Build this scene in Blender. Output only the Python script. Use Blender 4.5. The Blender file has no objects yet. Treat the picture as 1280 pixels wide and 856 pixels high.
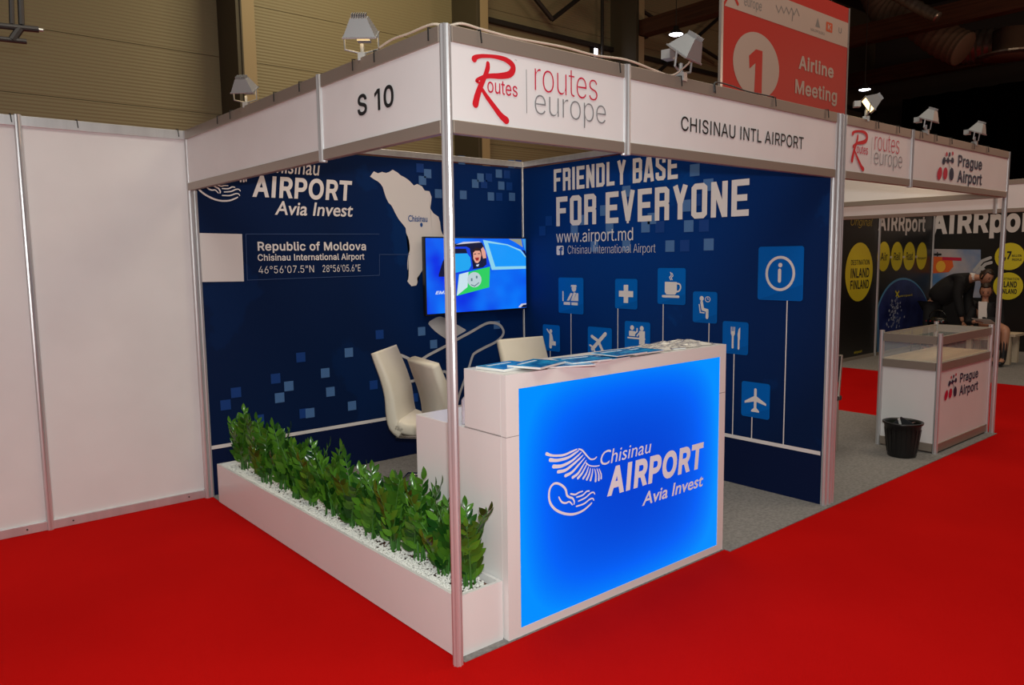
import bpy, bmesh, math, random
from mathutils import Vector, Matrix
from mathutils.geometry import delaunay_2d_cdt
random.seed(7)
SC = bpy.context.scene
COL = SC.collection
R = math.radians

# ------------------------------------------------------------------ camera
CAM = Vector((-1.7241, -2.4034, 1.6426))
_y, _p, _r = .8691, -.1111, -.0124
F_ = Vector((math.cos(_p)*math.cos(_y), math.cos(_p)*math.sin(_y), math.sin(_p)))
_rt = Vector((math.sin(_y), -math.cos(_y), 0)); _up = _rt.cross(F_)
R_ = math.cos(_r)*_rt + math.sin(_r)*_up
U_ = -math.sin(_r)*_rt + math.cos(_r)*_up
FPX = 957.3
cd = bpy.data.cameras.new('camera'); cam = bpy.data.objects.new('camera', cd); COL.objects.link(cam)
cd.sensor_width = 36; cd.lens = FPX/1280*36; cd.clip_end = 200
M = Matrix((R_, U_, -F_)).transposed().to_4x4(); M.translation = CAM
cam.matrix_world = M
SC.camera = cam

# ------------------------------------------------------------------ world, lights, exposure
w = bpy.data.worlds.new('world'); SC.world = w; w.use_nodes = True
w.node_tree.nodes['Background'].inputs[0].default_value = (1, .8, .6, 1)
w.node_tree.nodes['Background'].inputs[1].default_value = .012
SC.view_settings.view_transform = 'Standard'
SC.view_settings.look = 'None'
SC.view_settings.gamma = 1
SC.view_settings.exposure = 0

def lamp(name, kind, loc, power, col, size=None, target=None, **kw):
    d = bpy.data.lights.new(name, kind); d.energy = power; d.color = col
    o = bpy.data.objects.new(name, d); COL.objects.link(o); o.location = loc
    if kind == 'AREA' and size:
        d.shape = 'RECTANGLE'; d.size, d.size_y = size
    elif size: d.shadow_soft_size = size
    if target is not None:
        o.rotation_euler = (Vector(target)-Vector(loc)).to_track_quat('-Z', 'Y').to_euler()
    for k, v in kw.items(): setattr(d, k, v)
    return o
WARM = (1, .87, .68)
# area: rows of high-bay lamps under the hall roof, above the frame; point: added fill
lamp('hall_and_fill_light', 'AREA', (-3, -4, 8.5), 260, (1, .98, .88), (4, 4), (0, 0, 0))
lamp('hall_and_fill_light', 'AREA', (-6, 2, 8.5), 45, (1, .9, .8), (4, 4), (-4, 6, 0))
lamp('hall_and_fill_light', 'AREA', (2, 3, 9), 200, WARM, (4, 4), (2, 3, 0))
lamp('hall_and_fill_light', 'AREA', (6, -3, 8.5), 200, (1, .83, .62), (4, 4), (6, 0, 0))
lamp('hall_and_fill_light', 'AREA', (11, 3, 8.5), 90, (1, .72, .48), (3, 3), (11, 2, 0))
lamp('hall_and_fill_light', 'AREA', (7, 9, 9.5), 190, (1, .84, .5), (3, 3), (6, 14, 4.5))
lamp('hall_and_fill_light', 'POINT', (21, -4, 6.5), 520, (1, .62, .42), .5)  # added unseen fill that brings up the dark ducts and beams at right
lamp('hall_and_fill_light', 'POINT', (17, 1, 10.5), 130, (1, .75, .5), .5)  # added unseen fill for the dark far ceiling
# the photographer's flash
lamp('camera_flash', 'AREA', (-1.74, -2.46, 1.82), 84, (.96, 1, .98), (.12, .08), (1.2, .8, 1.15))

# ------------------------------------------------------------------ unprojection onto real planes
def ray(u, v): return F_ + R_*((u-640)/FPX) + U_*((428-v)/FPX)
def on(ax, c, u, v):
    d = ray(u, v); t = (c-CAM[ax])/d[ax]; return CAM + d*t

# ------------------------------------------------------------------ materials
MATS = {}
def mat(name, col, rough=.5, metal=0, emit=None, es=1, spec=None, trans=0, alpha=1, coat=0):
    if name in MATS: return MATS[name]
    m = bpy.data.materials.new(name); m.use_nodes = True
    b = m.node_tree.nodes['Principled BSDF']
    b.inputs['Base Color'].default_value = (*col, 1)
    b.inputs['Roughness'].default_value = rough
    b.inputs['Metallic'].default_value = metal
    if spec is not None: b.inputs['Specular IOR Level'].default_value = spec
    if emit: b.inputs['Emission Color'].default_value = (*emit, 1); b.inputs['Emission Strength'].default_value = es
    if trans: b.inputs['Transmission Weight'].default_value = trans
    if alpha < 1: b.inputs['Alpha'].default_value = alpha
    if coat: b.inputs['Coat Weight'].default_value = coat
    MATS[name] = m; return m
def lin(r, g, b):
    return tuple(((c/255)/12.92 if c/255 <= .04045 else ((c/255+.055)/1.055)**2.4) for c in (r, g, b))
def nodes(m): return m.node_tree.nodes, m.node_tree.links, m.node_tree.nodes['Principled BSDF']
def noise_mix(m, c1, c2, scale, lo=.4, hi=.6, detail=4, bump=0, bscale=None, obj=True, stretch=None):
    N, L, b = nodes(m)
    tc = N.new('ShaderNodeTexCoord'); src = tc.outputs['Object']
    if stretch:
        mp = N.new('ShaderNodeMapping'); mp.inputs['Scale'].default_value = stretch
        L.new(src, mp.inputs[0]); src = mp.outputs[0]
    n = N.new('ShaderNodeTexNoise'); n.inputs['Scale'].default_value = scale; n.inputs['Detail'].default_value = detail
    L.new(src, n.inputs['Vector'])
    r = N.new('ShaderNodeValToRGB'); e = r.color_ramp.elements
    e[0].position = lo; e[0].color = (*c1, 1); e[1].position = hi; e[1].color = (*c2, 1)
    L.new(n.outputs['Fac'], r.inputs[0]); L.new(r.outputs[0], b.inputs['Base Color'])
    if bump:
        n2 = N.new('ShaderNodeTexNoise'); n2.inputs['Scale'].default_value = bscale or scale*4
        L.new(src, n2.inputs['Vector'])
        bp = N.new('ShaderNodeBump'); bp.inputs['Strength'].default_value = bump; bp.inputs['Distance'].default_value = .01
        L.new(n2.outputs['Fac'], bp.inputs['Height']); L.new(bp.outputs[0], b.inputs['Normal'])
    return m

white_panel = mat('white_panel', (.78, .76, .76), .45)
noise_mix(white_panel, (.75, .73, .73), (.80, .785, .785), 2.5, .3, .7)
alu = mat('brushed_aluminium', (.62, .62, .63), .36, .65)
noise_mix(alu, (.62, .62, .63), (.74, .74, .75), 14, .3, .7, stretch=(1, 1, .1))
alu_dark = mat('rail_aluminium', (.37, .31, .26), .45, .5)
gloss_white = mat('white_laminate', (.80, .78, .76), .28)
noise_mix(gloss_white, (.79, .77, .755), (.81, .79, .775), 3, .3, .7)
print_white = mat('print_white', (.72, .67, .66), .5)
print_black = mat('print_black', (.012, .012, .014), .5)
print_red = mat('print_red', (.62, .008, .02), .5)
print_crimson = mat('print_crimson', (.55, .01, .05), .5)
print_grey = mat('print_grey', (.22, .22, .23), .5)
print_navy = mat('print_navy', (.012, .02, .06), .5)
print_tile = mat('print_tile_blue', (0, .12, .50), .45, spec=.1)
print_tile2 = mat('print_tile_blue_shade', (0, .10, .42), .45, spec=.1)
sq_light = mat('print_square_light', (.065, .16, .37), .45)
sq_dark = mat('print_square_dark', (.0, .04, .22), .45)
line_blue = mat('print_line_blue', (.04, .08, .20), .5)
yellow = mat('print_yellow', (.72, .60, .02), .5)

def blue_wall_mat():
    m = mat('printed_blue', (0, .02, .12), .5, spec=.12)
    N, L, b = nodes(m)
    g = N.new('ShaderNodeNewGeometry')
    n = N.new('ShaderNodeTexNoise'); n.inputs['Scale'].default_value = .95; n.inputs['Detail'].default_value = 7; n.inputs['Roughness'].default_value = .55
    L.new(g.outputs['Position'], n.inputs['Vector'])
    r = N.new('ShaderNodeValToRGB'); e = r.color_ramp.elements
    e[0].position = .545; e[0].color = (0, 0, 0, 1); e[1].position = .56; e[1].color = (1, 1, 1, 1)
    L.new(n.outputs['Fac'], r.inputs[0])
    # wall blue, most vivid near the room corner, darker further out
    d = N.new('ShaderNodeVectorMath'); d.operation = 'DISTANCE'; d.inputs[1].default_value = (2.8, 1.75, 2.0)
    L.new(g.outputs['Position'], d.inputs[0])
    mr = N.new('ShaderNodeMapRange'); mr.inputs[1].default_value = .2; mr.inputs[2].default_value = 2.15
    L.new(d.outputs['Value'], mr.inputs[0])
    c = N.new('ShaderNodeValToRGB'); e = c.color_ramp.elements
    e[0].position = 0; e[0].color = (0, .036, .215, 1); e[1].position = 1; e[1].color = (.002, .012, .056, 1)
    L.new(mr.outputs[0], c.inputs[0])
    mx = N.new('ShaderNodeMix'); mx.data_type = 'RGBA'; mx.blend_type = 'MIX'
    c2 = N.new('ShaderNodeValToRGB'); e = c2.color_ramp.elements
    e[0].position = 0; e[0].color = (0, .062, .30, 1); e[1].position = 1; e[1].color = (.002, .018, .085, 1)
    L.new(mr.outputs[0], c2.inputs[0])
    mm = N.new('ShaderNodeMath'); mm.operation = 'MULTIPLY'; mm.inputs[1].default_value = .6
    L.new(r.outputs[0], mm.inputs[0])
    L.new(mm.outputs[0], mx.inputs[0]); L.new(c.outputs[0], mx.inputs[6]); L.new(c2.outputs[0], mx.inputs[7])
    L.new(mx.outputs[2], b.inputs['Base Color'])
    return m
blue_wall = blue_wall_mat()

# ------------------------------------------------------------------ mesh builder
class MB:
    def __init__(s): s.v = []; s.f = []; s.m = []; s.sm = []; s.cur = 0; s.smooth = False
    def face(s, idx): s.f.append(tuple(idx)); s.m.append(s.cur); s.sm.append(s.smooth)
    def add(s, vs): n = len(s.v); s.v += [Vector(p) for p in vs]; return n
    def box(s, x0, x1, y0, y1, z0, z1, mtx=None):
        P = [(x0,y0,z0),(x1,y0,z0),(x1,y1,z0),(x0,y1,z0),(x0,y0,z1),(x1,y0,z1),(x1,y1,z1),(x0,y1,z1)]
        if mtx: P = [mtx @ Vector(p) for p in P]
        n = s.add(P)
        for q in ((0,3,2,1),(4,5,6,7),(0,1,5,4),(1,2,6,5),(2,3,7,6),(3,0,4,7)): s.face([n+i for i in q])
        return s
    def quad(s, *P): n = s.add(P); s.face(range(n, n+len(P))); return s
    def prism(s, pts, off):
        off = Vector(off); n = s.add(pts); k = len(pts); s.add([Vector(p)+off for p in pts])
        s.face([n+i for i in range(k)][::-1]); s.face([n+k+i for i in range(k)])
        for i in range(k): j = (i+1) % k; s.face((n+i, n+j, n+k+j, n+k+i))
        return s
    def tube(s, pts, r, n=8, caps=True, star=0):
        pts = [Vector(p) for p in pts]; rs = r if isinstance(r, (list, tuple)) else [r]*len(pts)
        t0 = (pts[1]-pts[0]).normalized(); a = t0.orthogonal().normalized(); rings = []
        for i, p in enumerate(pts):
            t = (pts[min(i+1, len(pts)-1)]-pts[max(i-1, 0)]).normalized()
            a = (a - t*a.dot(t)).normalized(); b = t.cross(a)
            rr = [rs[i]*(1-star*(k % 2)) for k in range(n)]
            rings.append(s.add([p + (a*math.cos(2*math.pi*k/n)+b*math.sin(2*math.pi*k/n))*rr[k] for k in range(n)]))
        for i in range(len(rings)-1):
            for k in range(n):
                j = (k+1) % n; s.face((rings[i]+k, rings[i]+j, rings[i+1]+j, rings[i+1]+k))
        if caps: s.face([rings[0]+k for k in range(n)][::-1]); s.face([rings[-1]+k for k in range(n)])
        return s
    def lathe(s, prof, c=(0, 0, 0), n=24, sx=1, sy=1):
        c = Vector(c); rings = []
        for r, z in prof:
            rings.append(s.add([c+Vector((r*sx*math.cos(2*math.pi*k/n), r*sy*math.sin(2*math.pi*k/n), z)) for k in range(n)]))
        for i in range(len(rings)-1):
            for k in range(n):
                j = (k+1) % n; s.face((rings[i]+k, rings[i]+j, rings[i+1]+j, rings[i+1]+k))
        return s
    def build(s, name, mats, parent=None, bevel=0, loc=None):
        if not isinstance(mats, (list, tuple)): mats = [mats]
        me = bpy.data.meshes.new(name)
        off = Vector((0, 0, 0))
        if loc is not None: off = Vector(loc)
        elif parent is not None and parent.get('_o') is not None: off = Vector(parent['_o'])
        me.from_pydata([v-off for v in s.v], [], s.f)
        for m in mats: me.materials.append(m)
        for i, p in enumerate(me.polygons): p.material_index = s.m[i]; p.use_smooth = s.sm[i]
        me.update()
        o = bpy.data.objects.new(name, me); COL.objects.link(o); o['_o'] = tuple(off)
        if parent is not None: o.parent = parent
        if loc is not None: o.location = off - (Vector(parent['_o']) if parent is not None and parent.get('_o') is not None else Vector((0, 0, 0)))
        if bevel:
            b = o.modifiers.new('bevel', 'BEVEL'); b.width = bevel; b.segments = 2; b.limit_method = 'ANGLE'
        return o
def tag(o, label=None, cat=None, group=None, kind=None):
    if label: o['label'] = label
    if cat: o['category'] = cat
    if group: o['group'] = group
    if kind: o['kind'] = kind
    return o
ROOTS = []
def empty(name, loc, label=None, cat=None, group=None, kind=None):
    o = bpy.data.objects.new(name, None); COL.objects.link(o); o.location = loc; o['_o'] = tuple(loc); o.empty_display_size = .1
    ROOTS.append(o)
    return tag(o, label, cat, group, kind)

# ------------------------------------------------------------------ planes for prints: (axis, coordinate, sign) -> s to the right, z up
class Plane:
    def __init__(p, ax, c, off=.0015):
        p.ax, p.c, p.off = ax, c, off
    def st(p, u, v):
        q = on(p.ax, p.c, u, v)
        return (q.x, q.z) if p.ax == 1 else (-q.y, q.z)
    def pt(p, s, z, o=None):
        o = p.off if o is None else o
        return Vector((s, p.c-o, z)) if p.ax == 1 else Vector((p.c-o, -s, z))
FRONT = Plane(1, -.012); SIDE = Plane(0, -.012)
BACK = Plane(1, 2.955); RIGHT = Plane(0, 2.955)

def poly(plane, pts, m, parent, name='print_patch', o=None, px=False, jag=0):
    if px: pts = [plane.st(*q) for q in pts]
    if jag:
        out = []
        for i, a in enumerate(pts):
            b = pts[(i+1) % len(pts)]; out.append(a)
            k = max(1, int(math.dist(a, b)/.03))
            for j in range(1, k):
                t = j/k; out.append((a[0]+(b[0]-a[0])*t+random.uniform(-jag, jag), a[1]+(b[1]-a[1])*t+random.uniform(-jag, jag)))
        pts = out
    bm = bmesh.new(); vs = [bm.verts.new(plane.pt(*q, o)) for q in pts]; f = bm.faces.new(vs)
    bmesh.ops.triangulate(bm, faces=[f])
    mb = MB()
    bm.verts.index_update()
    mb.v = [v.co.copy() for v in bm.verts]
    for f in bm.faces: mb.face([v.index for v in f.verts])
    bm.free()
    return mb.build(name, m, parent) if name else mb
def join(mbs):
    r = MB()
    for m in mbs:
        n = len(r.v); r.v += m.v
        for f, mi, sm in zip(m.f, m.m, m.sm): r.f.append(tuple(n+i for i in f)); r.m.append(mi); r.sm.append(sm)
    return r
def circ(cx, cz, r, n=28, rz=None): return [(cx+r*math.cos(2*math.pi*k/n), cz+(rz or r)*math.sin(2*math.pi*k/n)) for k in range(n)]
def rrect(s0, s1, z0, z1, r=.02, n=4):
    P = []
    for cx, cz, a0 in ((s1-r, z1-r, 0), (s0+r, z1-r, 90), (s0+r, z0+r, 180), (s1-r, z0+r, 270)):
        for k in range(n+1): a = R(a0+90*k/n); P.append((cx+r*math.cos(a), cz+r*math.sin(a)))
    return P
def smooth(pts, k=5):
    out = []; n = len(pts)
    for i in range(n-1):
        p0, p1, p2, p3 = pts[max(i-1, 0)], pts[i], pts[i+1], pts[min(i+2, n-1)]
        for j in range(k):
            t = j/k
            out.append(tuple(.5*((2*b)+(-a+c)*t+(2*a-5*b+4*c-d)*t*t+(-a+3*b-3*c+d)*t**3) for a, b, c, d in zip(p0, p1, p2, p3)))
    out.append(tuple(pts[-1])); return out
LAYER = [0.0]
def ribbon(mb, plane, pts, w, o=None, cap=True, closed=False):
    """flat stroke; w constant or per-point list"""
    o = (plane.off if o is None else o) + LAYER[0]; LAYER[0] = (LAYER[0]+.00022) % .0026
    n = len(pts); ws = list(w) if isinstance(w, (list, tuple)) else [w]*n
    if len(ws) != n: ws = [ws[0]+(ws[-1]-ws[0])*i/(n-1) for i in range(n)] if len(ws) == 2 else [ws[min(int(i/(n-1)*(len(ws)-1)), len(ws)-2)]*(1-((i/(n-1)*(len(ws)-1)) % 1 if i < n-1 else 1))+ws[min(int(i/(n-1)*(len(ws)-1)), len(ws)-2)+1]*((i/(n-1)*(len(ws)-1)) % 1 if i < n-1 else 1) for i in range(n)]
    V = [Vector(p) for p in pts]; L = []; Rr = []
    for i in range(n):
        a = V[i-1] if (i > 0 or closed) else None; b = V[(i+1) % n] if (i < n-1 or closed) else None
        d1 = (V[i]-a).normalized() if a is not None else None; d2 = (b-V[i]).normalized() if b is not None else None
        if d1 is None: d1 = d2
        if d2 is None: d2 = d1
        t = (d1+d2)
        if t.length < 1e-6: t = d2
        t.normalize(); nn = Vector((-t.y, t.x)); sc = 1/max(.5, nn.dot(Vector((-d2.y, d2.x))))
        L.append(V[i]+nn*ws[i]/2*sc); Rr.append(V[i]-nn*ws[i]/2*sc)
    i0 = mb.add([plane.pt(p.x, p.y, o) for p in L]); i1 = mb.add([plane.pt(p.x, p.y, o) for p in Rr])
    for i in range(n if closed else n-1):
        j = (i+1) % n; mb.face((i1+i, i1+j, i0+j, i0+i))
    if cap and not closed:
        for i, q in ((0, V[0]), (n-1, V[-1])):
            if ws[i] > 1e-4:
                k = mb.add([plane.pt(*c, o+(.00007 if i else .00014)) for c in circ(q.x, q.y, ws[i]/2, 10)]); mb.face(range(k, k+10))
    return mb

_fc = {}
# letter outlines of a plain grotesque in 1/500 em: advance, then closed contours as x, y pairs
GLYPH = {
 ' ': (94, []),
 '"': (161, [[39,159,35,254,68,254,64,159],[96,159,93,254,125,254,122,159]]),
 "'": (103, [[39,159,35,254,68,254,64,159]]),
 ',': (94, [[19,-60,34,36,68,36,42,-60]]),
 '-': (227, [[168,122,168,94,57,94,57,122]]),
 '.': (94, [[48,-2,42,-1,36,1,31,4,28,9,26,15,25,20,26,27,28,32,31,37,36,40,42,43,48,43,54,43,59,40,64,37,68,32,70,27,71,20,70,15,68,9,64,4,59,1,54,-1]]),
 '0': (227, [[113,-3,95,-2,79,3,65,12,53,24,42,39,34,57,29,77,25,101,24,127,25,153,29,177,35,197,43,215,53,230,65,242,79,251,95,256,113,258,131,256,147,251,161,242,174,230,184,215,192,197,198,177,201,153,203,127,201,101,198,77,192,57,184,39,174,24,162,12,147,3,131,-2],[113,25,125,26,136,30,145,37,153,46,160,58,165,72,169,88,171,107,172,127,171,148,169,166,165,182,160,197,153,208,145,218,136,224,125,228,113,230,101,228,91,224,82,218,73,208,67,197,62,182,58,166,55,148,55,127,55,107,58,88,62,72,67,58,73,46,82,37,91,30,101,26]]),
 '1': (227, [[38,0,38,27,195,27,195,0],[138,254,138,0,106,0,106,224,105,224,43,179,43,213,99,254]]),
 '2': (227, [[32,0,32,24,117,114,141,141,147,149,152,156,155,163,158,170,160,178,160,186,159,194,157,202,154,209,149,215,143,220,137,224,129,227,121,229,112,230,102,229,94,227,86,224,79,219,74,213,69,207,66,199,64,190,64,181,33,181,34,196,37,209,43,221,51,232,60,241,72,248,84,253,98,257,112,258,127,257,141,254,153,248,164,241,173,233,181,223,186,211,189,199,191,186,190,177,188,168,185,159,181,150,175,140,168,129,159,118,147,105,133,90,76,30,76,28,195,28,195,0]]),
 '4': (227, [[20,53,20,79,123,254,155,254,54,83,54,81,207,81,207,53],[141,0,141,61,141,73,141,159,171,159,171,0]]),
 '5': (227, [[111,-3,96,-2,82,1,70,6,59,12,49,20,41,30,35,41,32,53,30,65,61,65,62,58,65,51,69,44,74,39,80,34,87,30,94,27,102,26,111,25,120,26,130,28,138,32,146,38,152,44,157,52,161,61,163,71,164,81,163,92,161,101,157,111,151,119,145,125,137,131,129,135,119,138,109,138,100,138,92,137,84,134,76,131,69,127,64,123,34,126,48,254,183,254,183,226,75,226,67,151,68,151,74,155,81,159,89,162,97,165,106,166,115,167,126,166,137,164,147,160,156,156,165,150,172,143,179,134,185,125,189,116,193,105,195,94,195,82,194,66,191,51,184,38,176,26,166,16,154,8,141,1,126,-2]]),
 '6': (227, [[113,-3,98,-2,84,1,71,7,60,15,50,25,42,37,36,51,33,65,32,81,33,93,35,106,40,119,47,134,56,151,69,170,126,254,161,254,75,131,73,131,83,144,98,153,104,155,110,157,117,157,132,156,146,153,158,147,169,140,178,131,185,120,190,107,193,94,194,79,193,63,190,49,184,36,176,25,166,15,155,7,142,1,128,-2],[113,24,123,25,131,27,139,31,146,37,152,43,157,51,161,59,163,69,164,79,163,89,161,98,157,107,152,114,146,121,139,126,131,130,123,132,113,133,104,132,95,130,87,126,80,121,74,114,69,107,65,99,63,89,62,79,63,69,65,59,69,51,74,43,80,37,87,31,95,27,104,25]]),
 '7': (227, [[48,0,162,224,162,226,31,226,31,254,195,254,195,224,82,0]]),
 '8': (227, [[113,-3,97,-2,82,1,68,6,56,13,45,21,37,31,31,42,27,54,26,68,27,78,29,88,33,98,37,106,43,114,51,121,58,126,67,130,76,132,76,133,65,138,55,145,46,154,40,165,36,177,35,190,36,203,40,214,45,225,53,234,62,242,73,249,85,254,99,257,113,258,128,257,141,254,153,249,164,242,173,234,181,225,186,214,190,203,191,190,190,177,186,165,180,154,171,145,162,138,150,133,150,132,159,130,168,126,176,121,183,114,189,106,194,98,197,88,200,78,200,68,199,54,195,42,189,31,181,21,171,13,158,6,145,1,130,-2],[113,25,124,25,134,27,142,30,150,34,156,40,161,46,165,53,168,61,168,69,168,78,165,87,161,94,156,101,149,107,141,111,133,115,123,117,113,118,103,117,93,115,85,111,77,107,70,101,65,94,61,87,58,78,58,69,58,61,61,53,64,46,70,40,76,34,84,30,92,27,102,25],[113,145,122,145,130,147,137,150,144,154,149,159,154,165,157,172,159,180,160,188,159,196,157,203,154,210,149,216,144,221,138,225,130,228,122,229,113,230,104,229,96,228,89,225,82,221,77,216,72,210,69,203,67,196,66,188,67,180,69,172,72,165,77,159,82,154,89,150,96,147,104,145]]),
 '=': (227, [[36,122,36,151,191,151,191,122],[36,48,36,77,191,77,191,48]]),
 'A': (240, [[8,0,101,254,138,254,231,0,198,0,144,151,132,186,116,239,123,239,106,185,95,151,43,0],[55,71,55,99,185,99,185,71]]),
 'C': (255, [[134,-3,113,-2,93,4,75,12,59,25,46,40,35,58,27,78,22,101,20,127,22,153,27,176,35,197,46,215,59,230,75,242,93,251,113,256,134,258,146,257,158,255,170,252,181,248,191,242,201,236,210,228,217,219,224,209,229,198,234,187,236,174,204,174,202,183,199,190,195,197,190,204,185,209,179,214,172,218,165,222,158,224,150,226,142,228,134,228,119,227,105,223,92,216,80,207,71,196,62,182,57,166,53,148,52,127,53,107,57,88,63,72,71,59,80,47,92,38,105,32,119,28,134,26,142,27,150,28,158,30,165,33,172,36,179,40,185,45,190,51,195,57,199,64,202,72,204,80,236,80,234,68,229,56,224,45,217,36,210,27,201,19,192,12,181,7,170,2,159,-1,146,-3]]),
 'D': (251, [[109,0,48,0,48,29,107,29,127,30,144,34,159,40,171,49,182,61,189,75,195,90,198,108,200,128,198,147,195,165,190,180,182,194,172,205,160,214,145,221,129,225,110,226,47,226,47,254,113,254,136,253,157,248,176,239,192,228,206,213,217,196,225,175,229,153,231,128,229,102,224,80,217,59,206,42,192,27,175,15,156,7,134,2],[62,254,62,0,30,0,30,254]]),
 'E': (209, [[30,0,30,254,186,254,186,226,62,226,62,143,178,143,178,114,62,114,62,29,188,29,188,0]]),
 'F': (205, [[30,0,30,254,185,254,185,226,62,226,62,139,173,139,173,111,62,111,62,0]]),
 'H': (258, [[30,0,30,254,62,254,62,144,196,144,196,254,228,254,228,0,196,0,196,116,62,116,62,0]]),
 'I': (150, [[16,0,16,29,59,29,59,226,16,226,16,254,135,254,135,226,91,226,91,29,135,29,135,0]]),
 'K': (233, [[52,73,52,108,70,131,87,152,106,172,182,254,224,254,116,138,114,138],[30,0,30,254,62,254,62,167,62,112,62,97,62,0],[186,0,94,130,114,155,224,0]]),
 'L': (197, [[30,0,30,254,62,254,62,29,181,29,181,0]]),
 'M': (314, [[30,0,30,254,76,254,139,94,144,79,150,61,156,42,161,24,154,24,159,41,165,61,171,79,176,94,238,254,284,254,284,0,252,0,252,145,252,163,253,184,253,207,253,229,256,229,249,205,241,181,234,161,228,145,171,0,143,0,85,145,80,160,72,181,65,204,56,229,59,229,60,208,60,186,61,164,61,145,61,0]]),
 'N': (262, [[30,0,30,254,68,254,172,91,181,75,194,53,207,27,202,27,200,54,200,79,199,97,199,254,232,254,232,0,193,0,101,145,89,165,74,191,54,226,60,227,61,192,62,164,62,145,62,0]]),
 'O': (267, [[133,-3,112,-2,93,4,75,12,59,25,46,40,35,58,27,78,22,101,20,127,22,153,27,176,35,197,46,215,59,230,75,242,93,251,112,256,133,258,155,256,174,251,192,242,208,230,221,215,232,197,240,176,245,153,247,127,245,101,240,78,232,58,221,40,208,25,192,12,174,4,155,-2],[133,26,148,28,162,32,175,38,186,47,196,58,204,72,210,88,214,106,215,127,214,148,210,166,204,182,196,196,186,207,175,216,162,223,148,227,133,228,119,227,105,223,92,216,81,207,71,196,63,182,57,166,53,148,52,127,53,106,57,88,63,72,71,58,81,47,92,38,105,32,119,28]]),
 'P': (222, [[30,0,30,254,118,254,136,253,152,250,166,244,178,236,187,226,195,215,200,202,203,189,204,174,203,159,200,145,195,133,187,121,178,112,166,104,152,98,136,94,118,93,55,93,55,121,116,121,129,122,139,124,149,128,156,133,162,139,167,147,170,155,172,164,172,174,172,184,170,193,167,201,162,208,156,214,148,219,139,223,129,225,116,226,62,226,62,0]]),
 'R': (225, [[30,0,30,254,118,254,136,253,153,250,167,244,178,237,188,227,195,217,200,204,204,191,205,176,204,161,200,148,195,136,188,125,178,116,166,109,152,103,136,100,118,99,48,99,48,128,117,128,129,128,140,130,149,133,156,138,162,143,167,150,170,158,172,167,173,176,172,186,170,194,167,202,162,209,156,215,149,220,140,223,129,225,116,226,62,226,62,0],[177,0,115,115,151,115,214,0]]),
 'S': (223, [[112,-4,94,-3,78,0,64,5,51,11,41,20,32,30,25,42,21,54,19,68,52,68,54,59,57,51,62,44,68,38,75,33,83,29,92,27,102,25,112,25,123,25,133,27,143,30,151,34,159,40,165,46,169,53,172,61,173,70,172,77,170,84,166,89,161,94,155,99,148,102,122,111,92,120,72,126,56,135,43,145,34,156,28,170,26,186,27,200,31,213,37,224,46,234,57,242,69,249,83,254,97,257,114,258,130,257,145,254,158,249,170,242,180,234,189,224,195,213,199,202,200,189,169,189,166,201,160,211,151,219,140,225,127,228,112,229,102,229,92,227,84,224,76,220,70,215,64,209,61,203,58,195,58,188,58,180,61,173,65,167,71,162,78,158,85,154,106,147,132,140,156,132,164,128,172,124,179,119,186,113,192,106,197,99,201,90,203,80,204,69,203,56,199,43,193,32,185,21,174,13,162,5,147,0,130,-3]]),
 'T': (224, [[16,226,16,254,208,254,208,226,128,226,128,0,96,0,96,226]]),
 'U': (259, [[129,-4,110,-3,93,1,77,8,63,17,52,27,42,40,36,54,31,70,30,87,30,254,62,254,62,89,63,77,66,66,70,57,77,48,84,40,94,34,104,29,116,27,129,26,143,27,155,29,165,34,175,40,182,48,188,57,193,66,195,77,196,89,196,254,229,254,229,87,227,70,223,54,216,40,207,27,195,17,182,8,166,1,149,-3]]),
 'a': (195, [[80,-4,68,-4,57,-1,47,2,38,8,30,14,24,22,19,32,16,42,15,54,16,64,18,73,22,80,26,87,32,92,39,97,46,100,54,103,63,105,89,110,117,113,133,117,138,127,138,128,137,136,136,142,133,148,130,153,125,158,120,161,113,163,106,165,98,165,89,165,82,164,75,161,59,150,50,137,20,146,26,156,32,165,39,173,48,179,57,184,66,188,77,190,87,192,97,192,119,190,128,187,135,184,143,180,150,175,156,168,161,160,165,150,168,139,168,126,168,0,138,0,138,26,136,26,126,12,121,8,115,4,108,1,100,-2,90,-4],[85,23,96,23,106,26,114,29,121,34,127,40,132,47,135,54,137,61,138,69,138,95,130,91,116,88,100,86,88,84,67,79,61,77,56,74,52,70,48,65,47,59,46,52,46,46,48,41,51,36,55,32,59,29,65,26,71,24,78,23]]),
 'b': (212, [[115,-4,104,-3,94,-1,86,2,79,6,74,11,69,16,59,29,56,29,56,0,26,0,26,254,57,254,57,160,59,160,69,173,73,178,79,182,86,186,94,190,103,192,115,192,130,191,144,187,156,180,168,171,177,160,185,146,191,131,194,113,195,94,194,75,191,58,185,42,177,29,168,17,157,8,144,1,130,-3],[110,23,121,24,131,28,140,33,147,40,153,48,158,58,161,70,163,82,164,95,163,108,161,120,158,131,153,140,147,149,140,156,131,161,121,164,110,165,99,164,89,161,81,156,73,149,67,141,62,131,59,120,57,108,56,95,57,81,59,69,63,58,67,48,73,39,81,32,89,27,99,24]]),
 'c': (198, [[104,-4,87,-3,72,1,58,8,46,17,36,29,28,43,22,58,18,75,17,94,18,113,22,130,28,146,36,159,46,171,58,180,72,187,87,191,104,192,113,192,122,191,130,189,138,186,146,182,153,178,159,173,165,167,170,161,174,154,178,146,181,138,151,131,145,145,135,155,121,162,104,165,92,164,81,161,73,155,65,148,59,139,54,129,51,118,49,106,48,94,49,81,51,70,54,59,59,49,65,40,73,33,81,28,92,24,104,23,121,26,135,33,146,44,152,59,181,51,179,43,175,35,171,28,165,22,160,16,153,11,146,6,138,3,130,0,122,-2,113,-4]]),
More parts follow.
